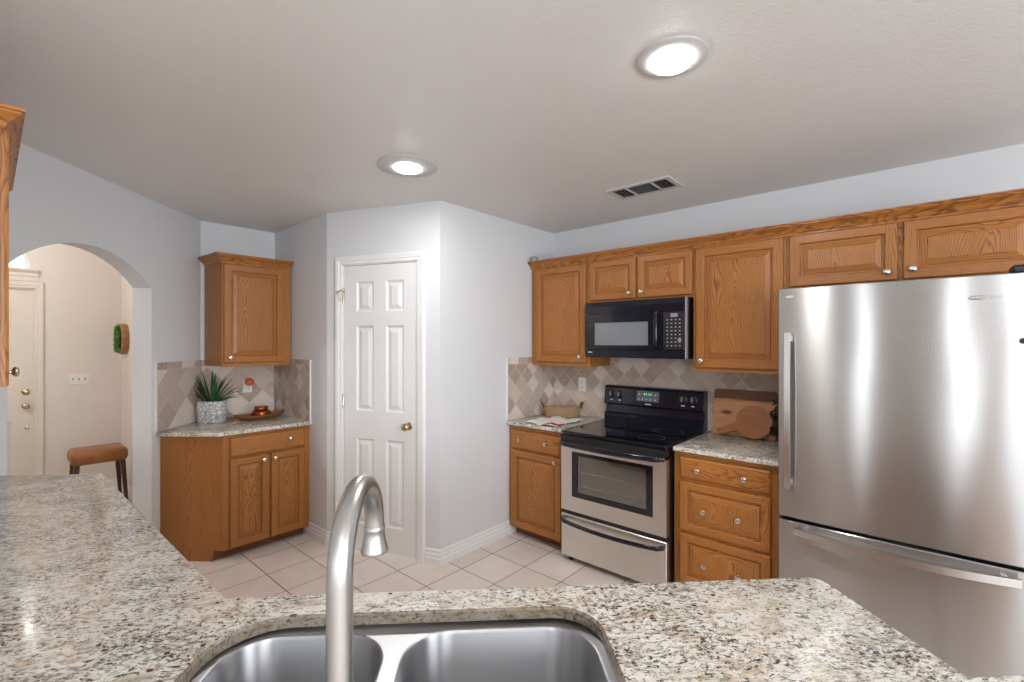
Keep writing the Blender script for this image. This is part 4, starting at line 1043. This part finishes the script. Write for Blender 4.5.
for i in range(32):
    # fan of stiff blades, seen mostly side-on
    ang = (i / 31 - 0.5) * 2.65 + random.uniform(-0.08, 0.08); tilt = random.uniform(-0.55, 0.35)
    Ln = random.uniform(0.20, 0.285) * (1.0 if abs(ang) < 0.9 else 0.92)
    d = (eR * math.sin(ang) - eF * (0.30 * tilt + 0.12) + Vector((0, 0, math.cos(ang) * 0.9 + 0.12))).normalized()
    p0 = base + eR * (0.035 * math.sin(ang)) - eF * 0.01 * tilt
    p1 = p0 + d * Ln * 0.55 + Vector((0, 0, 0.012)); p2 = p0 + d * Ln - Vector((0, 0, 0.022 * abs(ang)))
    for p in (p1, p2):                                  # keep clear of the tiled corner
        k = (p.x + p.y + 3.20) * K
        if k < 0.014: p += Vector((K, K, 0)) * (0.014 - k)
        if p.x < -4.335: p.x = -4.335
        if p.z > 1.345 and p.x < -3.94: p.z = 1.345
    blade(ag, p0, p1, p2, random.uniform(0.0085, 0.013))
build('foliage', ag, M['agave'], t)
# boat-shaped wooden tray and copper jar
tc = Vector((-4.100, 1.497, 0.9145))
t = thing('wooden_tray', tc, 'long boat-shaped brown wooden tray under the copper jar', 'tray')
def boat(prof, c, L, W, n=40):
    vs = []; mb = MB()
    for k, h, kl in prof:
        for i in range(n):
            g = 2 * math.pi * i / n; co, si = math.cos(g), math.sin(g)
            up = 0.014 * abs(co) ** 4 * (1 if h > 0.01 else 0.3)
            vs.append(c + Vector((W * k * si * (1 - 0.25 * co * co), L * kl * math.copysign(abs(co) ** 0.9, co), h + up)))
    mb.add(vs, [[j * n + i, j * n + (i + 1) % n, (j + 1) * n + (i + 1) % n, (j + 1) * n + i] for j in range(len(prof) - 1) for i in range(n)], 0, True)
    mb.add(vs[:n], [list(range(n))]); mb.add(vs[-n:], [list(range(n))]); return mb
build('dish', boat([(0.62, 0, 0.80), (0.85, 0.012, 0.94), (1.0, 0.034, 1.0), (0.93, 0.036, 0.97), (0.80, 0.020, 0.90), (0.55, 0.014, 0.75)], tc, 0.196, 0.082), M['traywood'], t)
build('handle', MB().tube([tc + Vector((0.01, -0.165, 0.020)), tc + Vector((0.015, -0.20, 0.026)), tc + Vector((0.02, -0.245, 0.024))], lambda s: 0.012 - 0.003 * s, 10, flat=(1.3, 0.7)), M['traywood'], t)
jc = tc + Vector((0, 0.005, 0.0152))
t = thing('copper_jar', jc, 'squat red copper candle jar standing on the wooden tray', 'jar')
build('body', MB().lathe(jc, [(0.045, 0), (0.066, 0.006), (0.073, 0.022), (0.070, 0.040), (0.054, 0.054), (0.044, 0.058)], n=32), M['copper'], t)
build('lid', MB().lathe(jc + Vector((0, 0, 0.058)), [(0.046, 0), (0.052, 0.004), (0.052, 0.020), (0.046, 0.027), (0.025, 0.030), (0, 0.031)], n=32), M['copper'], t)
# outlets
def plate(name, fr, u, w, z, wd, ht, label, cat, kind):
    o = thing(name, fr.pt(u, w, z - ht / 2), label, cat)
    build('cover', MB().box(u - wd / 2, u + wd / 2, w, w + 0.006, z - ht / 2, z + ht / 2, 0, 0.002, fr), M['white'], o)
    if kind == 'outlet':
        for dz in (-0.022, 0.022):
            rc = build('receptacle', MB().box(u - 0.016, u + 0.016, w + 0.005, w + 0.0075, z + dz - 0.014, z + dz + 0.014, 0, 0.001, fr), M['white'], o)
            s = MB()
            for du in (-0.006, 0.006): s.box(u + du - 0.0013, u + du + 0.0013, w + 0.0070, w + 0.0078, z + dz - 0.005, z + dz + 0.006, 0, 0, fr)
            build('slots', s, M['darkgap'], rc)
    else:
        for k in range(3):
            uu = u + (k - 1) * 0.046
            build('toggle', MB().box(uu - 0.005, uu + 0.005, w + 0.005, w + 0.014, z - 0.010, z + 0.012, 0, 0.001, fr), M['greymid'], o)
    return o
plate('wall_outlet', FN, 1.482, -4.3495, 1.168, 0.072, 0.116, 'white outlet on the nook backsplash with a red plug-in', 'outlet', 'outlet')
plate('wall_outlet', FR, -2.186, -(WY - 0.0105), 1.180, 0.076, 0.120, 'white outlet on the backsplash above the wicker basket', 'outlet', 'outlet')
plate('wall_outlet', FR, -0.845, -(WY - 0.0105), 1.172, 0.072, 0.116, 'white outlet mostly hidden behind the rectangular cutting board', 'outlet', 'outlet')
plate('light_switch', FH, 0.613, 0.001, 1.172, 0.155, 0.108, 'white three-gang light switch on the hall wall above the stool', 'light switch', 'switch')
t = thing('plug_in_freshener', (-4.33, 1.482, 1.17), 'red plug-in air freshener on the nook outlet', 'air freshener')
build('plug', MB().box(1.466, 1.498, -4.3415, -4.318, 1.172, 1.212, 0, 0.006, FN, 2), M['white'], t)
build('bulb', MB().lathe((-4.300, 1.482, 1.176), [(0.010, -0.006), (0.028, 0.004), (0.036, 0.024), (0.033, 0.040), (0.020, 0.056), (0, 0.062)], n=24), M['redplastic'], t)

# ------------------------------------------------------------------ small things: range counters
bc = Vector((-2.292, 3.232, 0.9145))
t = thing('wicker_basket', bc, 'low oval wicker basket with two ear handles in the counter corner', 'basket')
def obasket():
    n = 40; prof = [(0.86, 0.78, 0), (0.92, 0.88, 0.03), (1.0, 1.0, 0.075), (1.02, 1.03, 0.080), (0.98, 0.98, 0.084), (0.94, 0.93, 0.078), (0.86, 0.84, 0.03), (0.80, 0.72, 0.010)]
    vs = []; mb = MB()
    for ka, kb, h in prof:
        for i in range(n):
            g = 2 * math.pi * i / n; vs.append(bc + eR * (0.160 * ka * math.cos(g)) + eF * (0.072 * kb * math.sin(g)) + Vector((0, 0, h)))
    mb.add(vs, [[j * n + i, j * n + (i + 1) % n, (j + 1) * n + (i + 1) % n, (j + 1) * n + i] for j in range(len(prof) - 1) for i in range(n)], 0, True)
    mb.add(vs[:n], [list(range(n))]); mb.add(vs[-n:], [list(range(n))]); return mb
build('body', obasket(), M['wicker'], t)
for s in (-1, 1):
    p = [bc + eR * (s * (0.155 + dx)) + eF * dy + Vector((0, 0, z)) for dx, dy, z in ((0, -0.040, 0.070), (0.010, -0.036, 0.10), (0.018, -0.012, 0.118), (0.018, 0.012, 0.118), (0.010, 0.036, 0.10), (0, 0.040, 0.070))]
    build('handle', MB().tube(p, 0.007, 8), M['wickerdark'], t)
def cloth():
    mb = MB(); n = 22; c0, c1, c2, c3 = (-2.29, 2.755), (-2.02, 2.765), (-2.00, 3.11), (-2.30, 3.10)
    def P(i, j, dz):
        s, q = i / n, j / n
        x = (c0[0] * (1 - s) + c1[0] * s) * (1 - q) + (c3[0] * (1 - s) + c2[0] * s) * q; y = (c0[1] * (1 - s) + c1[1] * s) * (1 - q) + (c3[1] * (1 - s) + c2[1] * s) * q
        x += 0.010 * math.sin(q * 9 + s * 3); y += 0.006 * math.sin(s * 8)
        return (x, max(2.754, y), 0.9148 + dz + 0.006 * (1 + math.sin(s * 11 + q * 5)) + 0.005 * (1 + math.sin(q * 13 - s * 4)))
    for dz in (0, 0.005):
        mb.add([P(i, j, dz) for j in range(n + 1) for i in range(n + 1)], [[j * (n + 1) + i, j * (n + 1) + i + 1, (j + 1) * (n + 1) + i + 1, (j + 1) * (n + 1) + i] for j in range(n) for i in range(n)], 0, True)
    e = [(i, 0) for i in range(n)] + [(n, j) for j in range(n)] + [(n - i, n) for i in range(n)] + [(0, n - j) for j in range(n)]
    for a, b in zip(e, e[1:] + e[:1]): mb.add([P(*a, 0), P(*b, 0), P(*b, 0.005), P(*a, 0.005)], [[0, 1, 2, 3]])
    return mb
tag(build('kitchen_towel', cloth(), M['towel']), 'white kitchen towel with a red print lying in front of the wicker basket', 'towel')

# cutting boards
def tilt(mb, y0, z0, ang):
    ca, sa = math.cos(ang), math.sin(ang)
    mb.v = [(x, y0 + (y - y0) * ca + (z - z0) * sa, z0 + (z - z0) * ca - (y - y0) * sa) for x, y, z in mb.v]; return mb
bx0, bx1, by, bz0, bz1 = -1.086, -0.700, 3.318, 0.9155, 1.224
TB = 0.125
def rboard(z0, z1, rt, rb):
    pts = rounded([(bx0, z0), (bx1, z0), (bx1, z1), (bx0, z1)], {**({2: .022, 3: .022} if rt else {}), **({0: .006, 1: .006} if rb else {})})
    n = len(pts); mb = MB(); F = [(x, by, z) for x, z in pts]; G = [(x, by + 0.018, z) for x, z in pts]
    mb.add(F + G, [list(range(n)), list(range(n, 2 * n))] + [[i, (i + 1) % n, n + (i + 1) % n, n + i] for i in range(n)]); return tilt(mb, by, bz0, TB)
t = thing('cutting_board', (-0.893, 3.33, 0.914), 'rectangular two-tone cutting board leaning on the backsplash, dark band on top', 'cutting board')
build('lower_panel', rboard(bz0, 1.159, False, True), M['maple'], t, label='pale maple panel with a dark knot')
build('upper_band', rboard(1.159, bz1, True, False), M['walnut'], t, label='dark walnut band')
pm = MB(); c0 = (-0.820, 1.0285); R0 = 0.108; yP = 3.253; th = math.radians(201)
hd_ = (math.cos(th), math.sin(th)); hp = (-hd_[1], hd_[0]); out = []
a_open = 0.38
for i in range(41):
    g = th + a_open + (2 * math.pi - 2 * a_open) * i / 40; out.append((c0[0] + R0 * math.cos(g), c0[1] + R0 * math.sin(g)))
for d, w in ((0.110, -0.030), (0.130, -0.024), (0.205, -0.021), (0.228, -0.019), (0.236, -0.010), (0.236, 0.010), (0.228, 0.019), (0.205, 0.021), (0.130, 0.024), (0.110, 0.030)):
    out.append((c0[0] + hd_[0] * d + hp[0] * w, c0[1] + hd_[1] * d + hp[1] * w))
hc = (c0[0] + hd_[0] * 0.219, c0[1] + hd_[1] * 0.219); hol = [(hc[0] + 0.0065 * math.cos(2 * math.pi * i / 14), hc[1] + 0.0065 * math.sin(2 * math.pi * i / 14)) for i in range(14)]
b = bmesh.new(); es = []
for lp in (out, hol):
    vv = [b.verts.new((x, yP, z)) for x, z in lp]; es += [b.edges.new((vv[i], vv[(i + 1) % len(vv)])) for i in range(len(vv))]
bmesh.ops.triangle_fill(b, edges=es, use_beauty=True)
fv = [(v.co.x, v.co.y, v.co.z) for v in b.verts]; b.verts.index_update(); ff = [[v.index for v in f.verts] for f in b.faces]; b.free()
pm.add(fv, ff); pm.add([(x, y + 0.016, z) for x, y, z in fv], ff)
for lp in (out, hol):
    n = len(lp); pm.add([(x, yP, z) for x, z in lp] + [(x, yP + 0.016, z) for x, z in lp], [[i, (i + 1) % n, n + (i + 1) % n, n + i] for i in range(n)])
tilt(pm, yP, 0.916, 0.28)
tag(build('paddle_board', pm, M['paddle']), 'round brown paddle cutting board with a handle, leaning on the rectangular board', 'cutting board')
gc = Vector((-0.640, 3.300, 0.9145))
t = thing('green_sprig_plant', gc, 'dark green leafy plant tucked between the cutting boards and the refrigerator', 'plant')
build('pot', MB().lathe(gc, [(0.026, 0), (0.032, 0.04), (0.034, 0.055), (0.029, 0.055), (0.027, 0.04)], n=24), M['blackmatte'], t)
sp = MB()
for i in range(22):
    a = random.uniform(0, 6.28); L = random.uniform(-0.01, 0.22); lean = random.uniform(0.3, 1.0)
    p0 = gc + Vector((0.01 * math.cos(a), 0.01 * math.sin(a), 0.045)); p2 = p0 + Vector((-0.025 + 0.062 * math.cos(a) * lean, -0.075 * lean, L)); p1 = (p0 + p2) / 2 + Vector((0, 0, 0.035))
    st = bez(p0, p1, p2, 8); sp.tube(st, 0.0014, 6)
    for k in range(1, 9):
        for sd in (-1, 1, 1):
            b0 = st[k]; dd = Vector((random.uniform(-1, 1), random.uniform(-1, .3), random.uniform(-.4, .5))).normalized() * random.uniform(0.020, 0.036)
            blade(sp, b0, b0 + dd * 0.5 + Vector((0, 0, 0.004)), b0 + dd, 0.0085, 0.0006)
sp.v = [(min(max(x, -0.712), -0.562), min(y, 3.340 + (z - 0.914) * 0.10), max(z, 0.918)) for x, y, z in sp.v]
build('foliage', sp, M['greenery'], t)

# ------------------------------------------------------------------ entry hall things
t = thing('upholstered_stool', (-5.62, 0.66, 0), 'tan leather bench stool with dark legs seen through the arch', 'stool')
seat = MB(); sx0, sx1, sy0, sy1 = -5.79, -5.45, 0.475, 0.862
bm = bmesh.new(); bmesh.ops.create_cube(bm, size=1)
for v in bm.verts: v.co = ((sx0 + sx1) / 2 + v.co.x * (sx1 - sx0), (sy0 + sy1) / 2 + v.co.y * (sy1 - sy0), 0.525 + v.co.z * 0.118)
bmesh.ops.bevel(bm, geom=bm.edges[:], offset=0.040, segments=5, affect='EDGES', profile=0.5)
for v in bm.verts:
    if v.co.z > 0.55:
        k = (1 - ((v.co.x + 5.62) / 0.17) ** 2) * (1 - ((v.co.y - 0.668) / 0.195) ** 2); v.co.z += 0.012 * max(0, k)
seat.bm(bm, 0, True)
build('seat', seat, M['leather'], t)
for x in (-5.75, -5.49):
    for y in (0.515, 0.822):
        dx, dy = (0.03 if x > -5.6 else -0.03), (0.03 if y > 0.66 else -0.03)
        lg = MB(); q = []
        for z, k, hw_ in ((0.47, 0, 0.019), (0.0, 1, 0.011)):
            cx, cy = x + dx * k, y + dy * k; q += [(cx - hw_, cy - hw_, z), (cx + hw_, cy - hw_, z), (cx + hw_, cy + hw_, z), (cx - hw_, cy + hw_, z)]
        lg.add(q, [[0, 1, 2, 3], [4, 5, 6, 7]] + [[i, (i + 1) % 4, 4 + (i + 1) % 4, 4 + i] for i in range(4)])
        build('leg', lg, M['darkleg'], t)
wc = Vector((-6.06, HY - 0.001, 1.575))
t = thing('wall_planter', wc, 'oval wooden wall planter full of green succulents on the hall side wall', 'planter')
fr2 = MB(); n = 36; prof = [(0.145, 0.15, 0), (0.15, 0.155, 0.02), (0.15, 0.155, 0.052), (0.138, 0.143, 0.060), (0.120, 0.125, 0.056), (0.118, 0.122, 0.02)]
vs_ = []
for a, c, d in prof:
    for i in range(n):
        g = 2 * math.pi * i / n; vs_.append(wc + Vector((a * math.cos(g), -d, c * math.sin(g))))
fr2.add(vs_, [[j * n + i, j * n + (i + 1) % n, (j + 1) * n + (i + 1) % n, (j + 1) * n + i] for j in range(5) for i in range(n)], 0, True); fr2.add(vs_[-n:], [list(range(n))]); fr2.add(vs_[:n], [list(range(n))])
build('frame', fr2, M['planterwood'], t)
su = MB()
for i in range(46):
    r = math.sqrt(random.random()) * 0.95; a = random.uniform(0, 6.28)
    c = wc + Vector((0.115 * r * math.cos(a), -0.056, 0.12 * r * math.sin(a)))
    for k in range(9):
        g = 2 * math.pi * k / 9 + i; ln = random.uniform(0.034, 0.060); up = random.uniform(0.25, 1.1)
        d = Vector((math.cos(g), -up, math.sin(g))).normalized()
        blade(su, c, c + d * ln * 0.5 + Vector((0, -0.006, 0)), c + d * ln, 0.010, 0.003)
build('succulents', su, M['succulent'], t)
